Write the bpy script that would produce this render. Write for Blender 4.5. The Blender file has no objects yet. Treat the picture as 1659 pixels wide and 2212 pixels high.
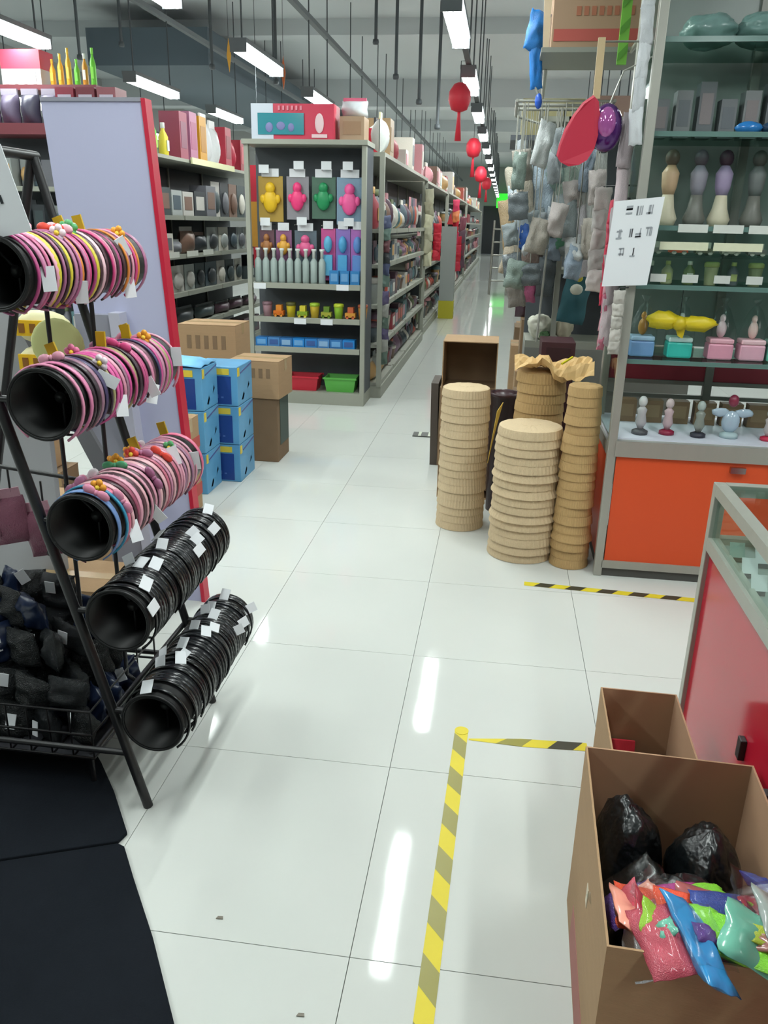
import bpy, bmesh, math, random
from mathutils import Vector, Matrix
random.seed(7)
sc = bpy.context.scene
COL = sc.collection
PI = math.pi

# ------------------------------------------------------------------ camera, world, light, exposure
pitch, yaw, roll, FPX = .34126, .13148, .02246, 1757.7
fw = Vector((-math.sin(yaw)*math.cos(pitch), math.cos(yaw)*math.cos(pitch), -math.sin(pitch)))
r0 = Vector((math.cos(yaw), math.sin(yaw), 0)); u0 = r0.cross(fw)
RR = math.cos(roll)*r0 + math.sin(roll)*u0; UU = -math.sin(roll)*r0 + math.cos(roll)*u0
cd = bpy.data.cameras.new('camera'); cam = bpy.data.objects.new('camera', cd); COL.objects.link(cam)
mm = Matrix((RR, UU, -fw)).transposed().to_4x4(); mm.translation = (0, 0, 1.45)
cam.matrix_world = mm
cd.sensor_fit = 'VERTICAL'; cd.sensor_height = 36; cd.sensor_width = 27; cd.lens = 36*FPX/2212; cd.clip_start = .02; cd.clip_end = 200
sc.camera = cam
w = bpy.data.worlds.new('world'); sc.world = w; w.use_nodes = True
w.node_tree.nodes['Background'].inputs[0].default_value = (.8, .9, 1, 1); w.node_tree.nodes['Background'].inputs[1].default_value = .25
sc.view_settings.view_transform = 'Standard'; sc.view_settings.look = 'None'
sc.view_settings.exposure = -0.16; sc.view_settings.gamma = 1; sc.view_settings.use_curve_mapping = False
LAMP_W, TUBE = 17.5, 20.0
LAMP_COL = (.93, 1.0, .98)
LAMP_Z = 2.8
LAMP_ROWS = [(-.44, -1, [1.65, 4.2, 6.75, 9.3, 11.85, 14.4, 17.0, 19.6, 22.2, 24.8, 27.4, 30, 32.6, 35.2, 37.8, 40.4, 43]),
             (-2.3, 0, [.4, 2.9, 5.4, 8.06, 10.6, 13.2, 15.8, 18.4, 21, 23.6, 26.2, 28.8, 31.4, 34, 37, 40]),
             (-3.95, 0, [1.8, 4.3, 6.7, 9.6, 12.1, 14.7, 17.3, 19.9, 22.5, 26, 30, 34, 38]),
             (1.45, 0, [-.5, 2.0, 4.6, 7.2, 9.8, 12.4, 15, 17.6, 20.2, 22.8, 25.4, 28, 31, 34, 37, 40]),
             (-6.2, 0, [3, 7, 11, 15, 19, 24, 29, 34]), (3.3, 0, [1, 4.5, 8, 12, 16, 20, 25, 30, 35])]

# ------------------------------------------------------------------ helpers
def lin(c):
    c = c/255.
    return c/12.92 if c <= .04045 else ((c+.055)/1.055)**2.4
def hx(h): return (lin(int(h[0:2], 16)), lin(int(h[2:4], 16)), lin(int(h[4:6], 16)), 1)
MATS = {}
def mat(name, hexc, rough=.5, metal=0., noise=0., nscale=8., bump=0., bscale=60., spec=.5, stretch=(1, 1, 1), emit=None, estr=0., coat=0.):
    if name in MATS: return MATS[name]
    m = bpy.data.materials.new(name); m.use_nodes = True; nt = m.node_tree
    b = nt.nodes['Principled BSDF']; c = hx(hexc)
    b.inputs['Base Color'].default_value = c; b.inputs['Roughness'].default_value = rough; b.inputs['Metallic'].default_value = metal
    b.inputs['Specular IOR Level'].default_value = spec; b.inputs['Coat Weight'].default_value = coat
    tc = nt.nodes.new('ShaderNodeTexCoord'); mp = nt.nodes.new('ShaderNodeMapping'); nt.links.new(tc.outputs['Object'], mp.inputs[0])
    mp.inputs['Scale'].default_value = stretch
    if noise:
        n = nt.nodes.new('ShaderNodeTexNoise'); n.inputs['Scale'].default_value = nscale; n.inputs['Detail'].default_value = 4
        nt.links.new(mp.outputs[0], n.inputs[0])
        r = nt.nodes.new('ShaderNodeMix'); r.data_type = 'RGBA'
        r.inputs[6].default_value = [max(0, v*(1-noise)) for v in c[:3]]+[1]; r.inputs[7].default_value = [min(1, v*(1+noise)) for v in c[:3]]+[1]
        nt.links.new(n.outputs[0], r.inputs[0]); nt.links.new(r.outputs[2], b.inputs['Base Color'])
    if bump:
        n2 = nt.nodes.new('ShaderNodeTexNoise'); n2.inputs['Scale'].default_value = bscale; nt.links.new(mp.outputs[0], n2.inputs[0])
        bp = nt.nodes.new('ShaderNodeBump'); bp.inputs['Strength'].default_value = bump; bp.inputs['Distance'].default_value = .01
        nt.links.new(n2.outputs[0], bp.inputs['Height']); nt.links.new(bp.outputs[0], b.inputs['Normal'])
    if emit:
        b.inputs['Emission Color'].default_value = hx(emit); b.inputs['Emission Strength'].default_value = estr
    MATS[name] = m; return m
def glassmat(name, tint, gloss=.12, rough=.03):
    m = bpy.data.materials.new(name); m.use_nodes = True; nt = m.node_tree; nt.nodes.remove(nt.nodes['Principled BSDF'])
    o = nt.nodes['Material Output']; t = nt.nodes.new('ShaderNodeBsdfTransparent'); t.inputs[0].default_value = hx(tint)
    g = nt.nodes.new('ShaderNodeBsdfGlossy'); g.inputs[1].default_value = rough
    fr = nt.nodes.new('ShaderNodeLayerWeight'); fr.inputs[0].default_value = .12
    ma = nt.nodes.new('ShaderNodeMath'); ma.operation = 'MULTIPLY_ADD'; ma.inputs[1].default_value = .35; ma.inputs[2].default_value = gloss+.015; ma.use_clamp = True
    mx = nt.nodes.new('ShaderNodeMixShader'); nt.links.new(fr.outputs[1], ma.inputs[0]); nt.links.new(ma.outputs[0], mx.inputs[0])
    nt.links.new(t.outputs[0], mx.inputs[1]); nt.links.new(g.outputs[0], mx.inputs[2]); nt.links.new(mx.outputs[0], o.inputs[0])
    MATS[name] = m; return m
def P(h, rough=.45): return mat('colour_'+h, h, rough, noise=.08, nscale=30)

class M:
    def __init__(s): s.v, s.f, s.mi, s.sm = [], [], [], []
    def add(s, vs, fs, mi=0, sm=False):
        o = len(s.v); s.v += [Vector(v) for v in vs]
        for f in fs: s.f.append([i+o for i in f]); s.mi.append(mi); s.sm.append(sm)
        return s
    def box(s, x0, y0, z0, x1, y1, z1, mi=0, rot=0, piv=None, shear=(0, 0)):
        vs = [(x, y, z) for z in (z0, z1) for y in (y0, y1) for x in (x0, x1)]
        if rot:
            px, py = piv if piv else ((x0+x1)/2, (y0+y1)/2); c, q = math.cos(rot), math.sin(rot)
            vs = [(px+(x-px)*c-(y-py)*q, py+(x-px)*q+(y-py)*c, z) for x, y, z in vs]
        if shear != (0, 0): vs = [(x+shear[0]*(z-z0), y+shear[1]*(z-z0), z) for x, y, z in vs]
        return s.add(vs, [(0, 2, 3, 1), (4, 5, 7, 6), (0, 1, 5, 4), (2, 6, 7, 3), (0, 4, 6, 2), (1, 3, 7, 5)], mi)
    def tube(s, pts, r, n=8, mi=0, caps=True, rr=None, sm=True):
        pts = [Vector(p) for p in pts]; rings = []; prev = None
        for i, p in enumerate(pts):
            d = (pts[min(i+1, len(pts)-1)]-pts[max(i-1, 0)]).normalized()
            if prev is None: a = d.orthogonal().normalized()
            else: a = (prev-d*prev.dot(d)).normalized()
            prev = a; b = d.cross(a); q = rr[i] if rr else r
            rings.append([p+(a*math.cos(2*PI*k/n)+b*math.sin(2*PI*k/n))*q for k in range(n)])
        vs = [v for g in rings for v in g]; fs = []
        for i in range(len(pts)-1):
            for k in range(n): fs.append((i*n+k, i*n+(k+1) % n, (i+1)*n+(k+1) % n, (i+1)*n+k))
        s.add(vs, fs, mi, sm)
        if caps:
            s.add(rings[0], [tuple(range(n))[::-1]], mi); s.add(rings[-1], [tuple(range(n))], mi)
        return s
    def lathe(s, prof, n=16, c=(0, 0, 0), mi=0, sm=True, ax='z', sx=1, sy=1):
        vs = []
        for r, h in prof:
            for k in range(n):
                a = 2*PI*k/n; x, y = r*math.cos(a)*sx, r*math.sin(a)*sy
                vs.append((c[0]+x, c[1]+y, c[2]+h) if ax == 'z' else (c[0]+x, c[1]+h, c[2]+y))
        fs = []
        for i in range(len(prof)-1):
            for k in range(n):
                q = (i*n+k, i*n+(k+1) % n, (i+1)*n+(k+1) % n, (i+1)*n+k); fs.append(q if ax == 'z' else q[::-1])
        fs.append(tuple(range(n))[::-1]); fs.append(tuple((len(prof)-1)*n+k for k in range(n)))
        return s.add(vs, fs, mi, sm)
    def ball(s, c, rx, ry, rz, n=12, m=8, mi=0, jit=0, seed=0):
        rg = random.Random(seed); vs, fs = [], []
        for i in range(m+1):
            t = PI*i/m
            for k in range(n):
                a = 2*PI*k/n; j = 1+jit*(rg.random()-.5)*2 if 0 < i < m else 1
                vs.append((c[0]+rx*math.sin(t)*math.cos(a)*j, c[1]+ry*math.sin(t)*math.sin(a)*j, c[2]-rz*math.cos(t)*j))
        for i in range(m):
            for k in range(n): fs.append((i*n+k, i*n+(k+1) % n, (i+1)*n+(k+1) % n, (i+1)*n+k))
        return s.add(vs, fs, mi, True)
    def prism(s, pts, z0, z1, mi=0):
        n = len(pts); vs = [(x, y, z0) for x, y in pts]+[(x, y, z1) for x, y in pts]
        fs = [tuple(range(n))[::-1], tuple(range(n, 2*n))]+[(k, (k+1) % n, n+(k+1) % n, n+k) for k in range(n)]
        return s.add(vs, fs, mi)
    def slab(s, pts, th, mi=0, sm=False, n=None):   # polygon in 3D with thickness
        pts = [Vector(p) for p in pts]; nn = n or (pts[1]-pts[0]).cross(pts[2]-pts[0]).normalized(); k = len(pts)
        vs = pts+[p+nn*th for p in pts]
        return s.add(vs, [tuple(range(k))[::-1], tuple(range(k, 2*k))]+[(i, (i+1) % k, k+(i+1) % k, k+i) for i in range(k)], mi, sm)
    def xf(s, mtx): s.v = [mtx @ v for v in s.v]; return s
    def mesh(s, name, o=(0, 0, 0)):
        me = bpy.data.meshes.new(name); oo = Vector(o); me.from_pydata([v-oo for v in s.v], [], s.f)
        me.polygons.foreach_set('material_index', s.mi); me.polygons.foreach_set('use_smooth', s.sm); me.validate(); me.update(); return me
    def build(s, name, mats, parent=None, o=None, bev=0, label=None, cat=None, group=None, kind=None):
        if not isinstance(mats, (list, tuple)): mats = [mats]
        if parent is not None and o is None: o = parent.get('_o', (0, 0, 0))
        o = o if o is not None else (0, 0, 0)
        me = s.mesh(name, o)
        for m in mats: me.materials.append(m)
        ob = bpy.data.objects.new(name, me); COL.objects.link(ob)
        if parent is not None: ob.parent = parent
        else: ob.location = o
        if bev:
            md = ob.modifiers.new('bevel', 'BEVEL'); md.width = bev; md.segments = 2; md.limit_method = 'ANGLE'
        tag(ob, label, cat, group, kind); ob['_o'] = tuple(o)
        return ob
def tag(o, label=None, cat=None, group=None, kind=None):
    if label: o['label'] = label
    if cat: o['category'] = cat
    if group: o['group'] = group
    if kind: o['kind'] = kind
    return o
def thing(name, loc, label, cat, group=None, kind=None, rz=0):
    e = bpy.data.objects.new(name, None); COL.objects.link(e); e.location = loc; e.rotation_euler.z = rz; e['_o'] = tuple(loc)
    return tag(e, label, cat, group, kind)
def thing0(name, loc, label, cat, group=None, rz=0):     # parts modelled in local coordinates
    e = thing(name, loc, label, cat, group, None, rz); e['_o'] = (0, 0, 0); return e
def inst(me, name, loc, mats=None, rot=(0, 0, 0), scale=(1, 1, 1), parent=None, label=None, cat=None, group=None):
    ob = bpy.data.objects.new(name, me); COL.objects.link(ob); ob.location = loc; ob.rotation_euler = rot; ob.scale = scale
    if parent is not None: ob.parent = parent
    if mats:
        for i, m in enumerate(mats):
            if i < len(ob.material_slots): ob.material_slots[i].link = 'OBJECT'; ob.material_slots[i].material = m
    tag(ob, label, cat, group); return ob
ORD = ['first', 'second', 'third', 'fourth', 'fifth', 'sixth', 'seventh', 'eighth', 'ninth', 'tenth', 'eleventh', 'twelfth', 'thirteenth', 'fourteenth', 'fifteenth', 'sixteenth', 'seventeenth', 'eighteenth', 'nineteenth', 'twentieth']
ORD += ['twenty-'+o for o in ORD[:9]]+['thirtieth']+['thirty-'+o for o in ORD[:9]]+['fortieth']+['forty-'+o for o in ORD[:9]]

# ------------------------------------------------------------------ materials
TILE = mat('white_glazed_tile', 'cbcec9', .06, noise=.03, nscale=3, spec=.13, bump=.04, bscale=6)
JOINT = mat('tile_joint', 'b4b6b0', .8)
CEIL = mat('grey_painted_ceiling', 'cbd0d2', .9, noise=.05, nscale=.6)
WALLM = mat('grey_painted_wall', 'a8aaa8', .9, noise=.05, nscale=.5)
DARKP = mat('dark_grey_pipe', '4a5054', .6)
TRAYM = mat('grey_cable_tray', '6a7074', .6)
STEEL = mat('grey_shelf_steel', '9a9c90', .45, noise=.05, nscale=4)
STEELD = mat('dark_perforated_back', '50555a', .6, noise=.08, nscale=10)
ALU = mat('brushed_aluminium', 'a5a59c', .35, metal=.35, noise=.05, nscale=40, stretch=(1, 1, .1))
BLACKM = mat('black_painted_steel', '1b1b1d', .4)
BLACKP = mat('black_plastic', '101112', .45, spec=.4)
MATB = mat('black_rubber_mat', '15191f', .9, noise=.15, nscale=20, bump=.15, bscale=200, spec=.12)
CARD = mat('brown_cardboard', 'a48563', .85, noise=.08, nscale=12, bump=.1, bscale=80, stretch=(1, 1, 6))
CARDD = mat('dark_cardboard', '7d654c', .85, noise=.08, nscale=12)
CARDI = mat('cardboard_inside', 'b08c6e', .9, noise=.08, nscale=12)
TAPEB = mat('parcel_tape', 'a88f68', .25)
REDP = mat('red_print', 'b04a44', .7)
BAMBOO = mat('pale_bamboo', 'd6bf9a', .75, noise=.14, nscale=40, stretch=(1, 1, 3), bump=.5, bscale=90)
BAMBOO2 = mat('golden_bamboo', 'c2a06c', .75, noise=.2, nscale=40, bump=.5, bscale=90)
ORANGE = mat('orange_panel', 'd8532c', .4, spec=.3)
RED = mat('glossy_red_panel', 'b81e34', .14, spec=.45)
REDD = mat('dark_red_panel', '8f2434', .45)
WHITE = mat('white_paper', 'dfe2e6', .7)
WHITEP = mat('white_laminate', 'd6d9e6', .4)
LAV = mat('lavender_board', 'b6b8d4', .55, noise=.03, nscale=2)
GREYB = mat('grey_board', '8f909c', .6)
REDT = mat('red_edge_trim', 'c01c3a', .4)
YEL = mat('yellow_tape', 'd8c62e', .5, noise=.06, nscale=15)
BLK = mat('black_tape', '3c3a2c', .5, noise=.1, nscale=15)
GLASS = glassmat('clear_glass', 'f0f7f4', .0)
GLASSG = glassmat('green_edge_glass', 'cfe2dc', .05)
FILM = glassmat('clear_plastic_film', 'f6f9f9', .0, .2)
LAMPM = mat('fluorescent_tube', 'ffffff', .5, emit='f6fffb', estr=TUBE)
BAGB = mat('black_bag_film', '101416', .28, noise=.2, nscale=20, bump=.7, bscale=35, spec=.6)
PINK = ['d98ba6', 'c9648d', 'e7a4b8', 'b97a9c', 'd84b86', 'e9bfc8', 'a8688c', 'c98aa0']
PAL = ['8d3a42', '6f7076', 'b9b6b0', '4c5a63', '7a5f52', 'c98d95', '3f4a4c', 'a2a8a6', '5c4450', 'b5584a', '597a80', 'd3cfc4', '34383c', '8a6f86', '657050', 'c7a06a']
NAMES = {'8d3a42': 'dark red', '6f7076': 'grey', 'b9b6b0': 'light grey', '4c5a63': 'slate', '7a5f52': 'brown', 'c98d95': 'pale pink', '3f4a4c': 'dark teal', 'a2a8a6': 'silver grey',
         '5c4450': 'plum', 'b5584a': 'rust red', '597a80': 'teal', 'd3cfc4': 'cream', '34383c': 'black', '8a6f86': 'mauve', '657050': 'olive', 'c7a06a': 'tan'}

# ------------------------------------------------------------------ structure
XT0, YT0, PX, PY = -.82, 1.275, .6, .64
fl = M().box(-9, -4, -.12, 9, 46, -.012).build('floor', JOINT, kind='structure')
tiles = []
for i in range(-14, 16):
    for j in range(-8, 70):
        x, y = XT0+i*PX, YT0+j*PY
        if x < -8.9 or x > 8.4 or y < -3.9 or y > 45.3: continue
        vis = (-3.1 < x < 1.4) and .3 < y < 16 and (x > -1.7 or y < 6.2) and not (x > .9 and y > 3.5) and x > -1.0-y*.32
        tiles.append((0 if vis else 1, math.hypot(x, y-.5), x, y))
tiles.sort()
near, rest = tiles[:230], tiles[230:]
g = .0009
tm = M().box(g, g, -.012, PX-g, PY-g, 0).mesh('floor_tile'); tm.materials.append(TILE)
for _, _, x, y in near: inst(tm, 'floor_tile', (x, y, 0), parent=fl)
mr = M()
for _, _, x, y in rest: mr.box(x+g, y+g, -.012, x+PX-g, y+PY-g, 0)
mr.build('floor_tile_field', TILE, parent=fl, kind='stuff')
M().box(-9, -4, 4.3, 9, 46, 4.45).build('ceiling', CEIL, kind='structure')
M().box(-9.2, -4, 0, -9, 46, 4.3).build('wall_left', WALLM, kind='structure')
M().box(9, -4, 0, 9.2, 46, 4.3).build('wall_right', WALLM, kind='structure')
wf = M().box(-9, 46, 0, 9, 46.2, 4.3).build('wall_far', WALLM, kind='structure')
M().box(-9, -4.2, 0, 9, -4, 4.3).build('wall_back', WALLM, kind='structure')
for k, (y, d, z) in enumerate([(13.6, .35, 4.08), (19.0, .5, 3.78), (26, .4, 4.0), (33, .4, 4.0)]):
    M().box(-9, y, z, 9, y+d, 4.3).build('trim_%d' % (k+1), CEIL, kind='structure')
# far end: dark doorway, grey roller front and a green lit sign
M().box(-1.15, 45.9, 0, -.2, 45.98, 2.4).build('door_1', mat('dark_doorway', '202428', .6), kind='structure')
t = thing('exit_sign', (-.1, 45.2, 2.5), 'small lit green sign at the far end of the aisle', 'sign')
M().box(-.5, 45.2, 2.3, .35, 45.3, 3.0).build('sign_case', mat('green_lit_sign', '30d030', .5, emit='38e038', estr=1.2), t)
M().box(-.15, 45.3, 2.6, -.05, 45.98, 2.7).build('bracket', DARKP, t)
M().box(-.15, 45.22, 2.95, -.1, 45.27, 2.98).build('hanger', DARKP, t)

# structural column with yellow foot in the aisle edge
t = thing('square_column', (-.86, 13.7, 0), 'grey square pillar with yellow foot and small red mark at shelf run edge', 'column')
M().box(-.98, 13.6, .28, -.75, 13.84, 1.42).build('shaft', mat('grey_column_paint', '9aa09c', .7), t)
M().box(-.985, 13.595, 0, -.745, 13.845, .28).build('foot_band', mat('yellow_band', 'b8b02c', .6), t)
M().add([(-.9, 13.592, 1.45), (-.8, 13.592, 1.45), (-.85, 13.592, 1.62)], [(0, 1, 2)]).build('red_mark', mat('red_mark', 'c8383c', .6), t)

# ------------------------------------------------------------------ fluorescent fixtures
def fixture_meshes():
    a = M()
    a.box(-.075, -.62, .04, .075, .62, .075); a.box(-.07, -.62, -.03, .07, -.6, .04); a.box(-.07, .6, -.03, .07, .62, .04)
    b = M()
    for sx in (-.036, .036): b.tube([(sx, -.6, 0), (sx, .6, 0)], .03, 12)
    c = M().tube([(0, 0, .075), (0, 0, 4.3-LAMP_Z)], .008, 6)
    A, B, Cc = a.mesh('housing'), b.mesh('tube'), c.mesh('hanger'); A.materials.append(TRAYM); B.materials.append(LAMPM); Cc.materials.append(DARKP)
    return A, B, Cc
FA, FB, FC = fixture_meshes()
rown = {-.44: 'row above the main aisle', -2.3: 'row left of the main aisle', -3.95: 'second row left of the aisle', 1.45: 'row right of the aisle', -6.2: 'row near the left wall', 3.3: 'row near the right wall'}
for X, rowk, ys in LAMP_ROWS:
    for k, y in enumerate(ys):
        ld = bpy.data.lights.new('lamp_light', 'AREA'); ld.shape = 'RECTANGLE'; ld.size = .10; ld.size_y = 1.2; ld.energy = LAMP_W*(1.3 if X == -.44 else 1); ld.color = LAMP_COL; ld.spread = PI
        lo = bpy.data.objects.new('lamp_light', ld); COL.objects.link(lo); lo.location = (X, y, LAMP_Z-.045)
        if y < -2.5: continue
        t = thing0('ceiling_lamp', (X, y, LAMP_Z), 'fluorescent lamp, %s from the entrance in the %s' % (ORD[k], rown[X]), 'lamp', 'fluorescent lamps')
        inst(FA, 'housing', (0, 0, 0), parent=t); inst(FB, 'lamp_tube', (0, 0, 0), parent=t)
        inst(FC, 'hanger', (0, -.5, 0), parent=t); inst(FC, 'hanger', (0, .5, 0), parent=t)
        lo.parent = t; lo.location = (0, 0, -.045)
M().box(-.465, -2, 2.882, -.415, 45, 2.9).build('cable_tray', TRAYM, label='thin grey track linking the lamps over the main aisle', cat='cable tray')
for X, nm in ((-2.3, 'left row of lamps'), (-3.95, 'second left row of lamps')):
    M().box(X-.03, -2, 3.55, X+.03, 45, 3.6).build('cable_tray', TRAYM, label='thin grey cable tray running over the '+nm, cat='cable tray')
for k, (x, z) in enumerate([(-4.977, 3.2), (-4.46, 3.33), (-2.66, 2.95), (-1.53, 3.34), (-1.035, 2.75), (-.82, 2.5), (-3.4, 3.1), (-1.3, 3.0)]):
    t = thing('ceiling_dropper', (x, 10, 4.3), 'thin dark conduit dropping from ceiling, %s from the left' % ORD[sorted([-4.977, -4.46, -2.66, -1.53, -1.035, -.82, -3.4, -1.3]).index(x)], 'conduit', 'ceiling conduits')
    M().tube([(x, 10, 4.3), (x, 10, z)], .018, 8).build('pipe', DARKP, t)
    M().lathe([(.03, -.05), (.035, -.03), (.03, 0)], 8, (x, 10, z)).build('end_box', DARKP, t)
M().prism([(-6.1, 12.5), (-4.3, 12.5), (-4.3, 30), (-6.1, 30)], 3.5, 3.98).build('ceiling_box', mat('blue_grey_box', '59666f', .7), label='wide blue-grey box under the ceiling at left', cat='duct')  # plain blue-grey box below the left part of the ceiling
# hanging ornaments under the aisle lamps
def lantern(x, y, z, s, label, red='d0283c'):
    t = thing('red_lantern', (x, y, z), label, 'lantern', 'red hanging lanterns')
    M().lathe([(.02*s, -.1*s), (.06*s, -.085*s), (.085*s, -.02*s), (.08*s, .04*s), (.045*s, .09*s), (.02*s, .1*s)], 12, (x, y, z)).build('body', mat('red_silk', red, .5), t)
    M().lathe([(.025*s, -.3*s), (.012*s, -.12*s), (.012*s, -.1*s)], 8, (x, y, z)).build('tassel', mat('red_silk', red, .5), t)
    M().tube([(x, y, z+.1*s), (x, y, LAMP_Z+.085), (-.44, y, LAMP_Z+.085)], .004, 5).build('cord', DARKP, t)
lantern(-.5, 8.55, 2.58, 1.25, 'red lantern with tassel nearest, under the second aisle lamp')
lantern(-.52, 12.9, 2.5, 1.3, 'red lantern farther along the aisle lamps')
lantern(-.55, 17.9, 2.42, 1.5, 'smaller looking red lantern deep in the aisle')
lantern(-.5, 21.3, 2.4, 1.4, 'most distant red lantern above the aisle')
for x, y, z, c, nm in ((-3.2, 10, 3.19, 'd8a03c', 'yellow'), (-2.6, 10.1, 3.03, 'c86a3c', 'orange')):
    t = thing('pennant', (x, y, z), '%s diamond pennant hanging on a thread from the ceiling' % nm, 'pennant')
    M().slab([(x, y, z+.17), (x+.025, y, z), (x, y, z-.17), (x-.025, y, z)], .01).build('cloth', P(c), t)
    M().tube([(x, y, z+.17), (x, y, 4.3)], .003, 4).build('thread', DARKP, t)

# ------------------------------------------------------------------ item meshes (unit sized: x,y centred, z from 0 to 1, front at -y)
def two(me, n=2):
    for k in range(n): me.materials.append(WHITE)
    return me
I = {}
I['box'] = two(M().box(-.5, -.5, 0, .5, .5, 1).box(-.36, -.515, .25, .36, -.5, .8, 1).mesh('packet_box'))
I['bottle'] = two(M().lathe([(.32, 0), (.38, .05), (.38, .6), (.16, .78), (.14, .84)], 12).lathe([(.17, .84), (.17, 1)], 10, mi=1).box(-.2, -.4, .2, .2, -.36, .5, 1).mesh('bottle'))
I['tub'] = two(M().lathe([(.36, 0), (.46, .75), (.46, .78)], 14).lathe([(.5, .78), (.5, .95), (.4, 1)], 14, mi=1).mesh('tub'))
_b = M(); n1, n2 = 7, 9; vv = []
for sgn in (-1, 1):
    for j in range(n2+1):
        for i in range(n1+1):
            u, v = i/n1, j/n2; bul = (math.sin(PI*u)*math.sin(PI*v))**.5*.42+.02
            vv.append((u-.5+.02*math.sin(9*v), sgn*bul*(1+.12*math.sin(11*u+5*v)), v*.85))
N = (n1+1)*(n2+1); ff = []
for j in range(n2):
    for i in range(n1):
        a = j*(n1+1)+i; ff.append((a, a+1, a+n1+2, a+n1+1)); ff.append((N+a, N+a+n1+1, N+a+n1+2, N+a+1))
_b.add(vv, ff, 0, True); _b.box(-.45, -.05, .83, .45, .05, 1, 1)
I['bag'] = two(_b.mesh('plastic_bag'))
I['card'] = two(M().box(-.5, .35, 0, .5, .45, 1).ball((0, .2, .42), .34, .45, .32, 10, 6, 1).mesh('blister_card'))
I['toy'] = two(M().box(-.5, -.35, .14, .5, .35, .5).box(-.25, -.3, .5, .3, .3, .95, 1).lathe([(.14, -.4), (.14, .4)], 10, (-.28, 0, .14), 1, ax='y').lathe([(.14, -.4), (.14, .4)], 10, (.28, 0, .14), 1, ax='y').mesh('toy_car'))
SCALEY = {'box': 1, 'bottle': 1, 'tub': 1, 'bag': 1, 'card': 1, 'toy': 1}
KN = {'box': ('packet_box', 'boxed packet', 'box'), 'bottle': ('bottle', 'bottle', 'bottle'), 'tub': ('lidded_tub', 'lidded tub', 'tub'), 'bag': ('plastic_bag', 'filled plastic bag', 'bag'), 'card': ('blister_card', 'carded packet', 'packet'), 'toy': ('toy_car', 'toy car', 'toy')}
from mathutils import noise as NZ
def crumple(seed, nx=9, ny=12, amp=.10, fq=3.0, wrinkle=.05):
    b = M(); vv = []
    for sgn in (-1, 1):
        for j in range(ny+1):
            for i in range(nx+1):
                u, v = i/nx, j/ny; e = (max(0, math.sin(PI*u))**.45)*(max(0, math.sin(PI*v))**.4)
                q = Vector((u*fq+seed*7.3, v*fq, sgn*2+seed)); n1_ = NZ.noise(q); n2_ = abs(NZ.noise(q*2.7))
                vv.append(((u-.5)*(1+.10*NZ.noise(Vector((v*4, seed, 1))))+.05*NZ.noise(Vector((v*3+seed, u*2, 5))), sgn*(.02+e*(.36+amp*3*n1_-wrinkle*4*n2_)), (v-.5)*(1+.08*NZ.noise(Vector((u*4, seed, 9))))))
    N_ = (nx+1)*(ny+1); ff_ = []
    for j in range(ny):
        for i in range(nx):
            a = j*(nx+1)+i; ff_.append((a, a+1, a+nx+2, a+nx+1)); ff_.append((N_+a, N_+a+nx+1, N_+a+nx+2, N_+a+1))
    for i in range(nx):
        ff_.append((i, N_+i, N_+i+1, i+1)); a = ny*(nx+1)+i; ff_.append((a, a+1, N_+a+1, N_+a))
    for j in range(ny):
        a = j*(nx+1); ff_.append((a, a+nx+1, N_+a+nx+1, N_+a)); a += nx; ff_.append((a, N_+a, N_+a+nx+1, a+nx+1))
    return two(b.add(vv, ff_, 0, True).mesh('crumpled_pouch'), 1)
CR = [crumple(k) for k in range(8)]
def item(kind, loc, size, c0, c1, label, group, rz=0, cat=None, name=None, tilt=0):
    return inst(I[kind], name or KN[kind][0], loc, [P(c0) if isinstance(c0, str) else c0, P(c1) if isinstance(c1, str) else c1], (tilt, 0, rz), size, label=label, cat=cat or KN[kind][2], group=group)
def price_tag(x, y, z, w_=.05, h_=.03, rz=0, parent=None, name='price_tag', m=None):
    o = parent.get('_o', (0, 0, 0)) if parent else (0, 0, 0)
    b = M().box(-w_/2, -.002, -h_/2, w_/2, .002, h_/2).xf(Matrix.Translation((x, y, z)) @ Matrix.Rotation(rz, 4, 'Z'))
    return b.build(name, m or WHITE, parent)

# ------------------------------------------------------------------ gondola shelving
def gondola(name, label, x0, x1, y0, y1, levels, top, bays, side, h_base=.1, back=STEELD, frame=STEEL, depth=None, cat='shelf unit'):
    """double sided run along y; shelves on both sides of a spine; side = +1 when the aisle face is at x1"""
    t = thing(name, ((x0+x1)/2, (y0+y1)/2, 0), label, cat)
    xm = (x0+x1)/2
    M().box(x0, y0, 0, x1, y1, h_base).build('base', frame, t)
    M().box(xm-.02, y0, h_base, xm+.02, y1, top-.03).build('back_panel', back, t)
    M().box(x0, y0-.01, top-.03, x1, y1+.01, top).build('top_shelf', frame, t)
    xf, xb = (x1, x0) if side > 0 else (x0, x1)
    step = (y1-y0)/bays
    for k in range(bays):
        a, b = y0+k*step+.02, y0+(k+1)*step-.02
        for z in levels:
            m = M(); lo, hi = sorted((xm+.02*side, xf-.03*side)); m.box(lo, a, z-.03, hi, b, z)
            l2, h2 = sorted((xf-.03*side, xf-.012*side)); m.box(l2, a, z-.035, h2, b, z+.006)
            m.build('shelf', frame, t)
    for k in range(bays+1):
        y = y0+k*step; big = k in (0, bays)
        m = M()
        if big:
            l2, h2 = sorted((xf, xf-.04*side)); m.box(l2, y-.02, 0.1, h2, y+.02, top-.03)
        else: m.box(xm-.03, y-.015, h_base, xm+.035, y+.015, top-.03)
        m.build('upright', frame, t)
    return t
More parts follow.
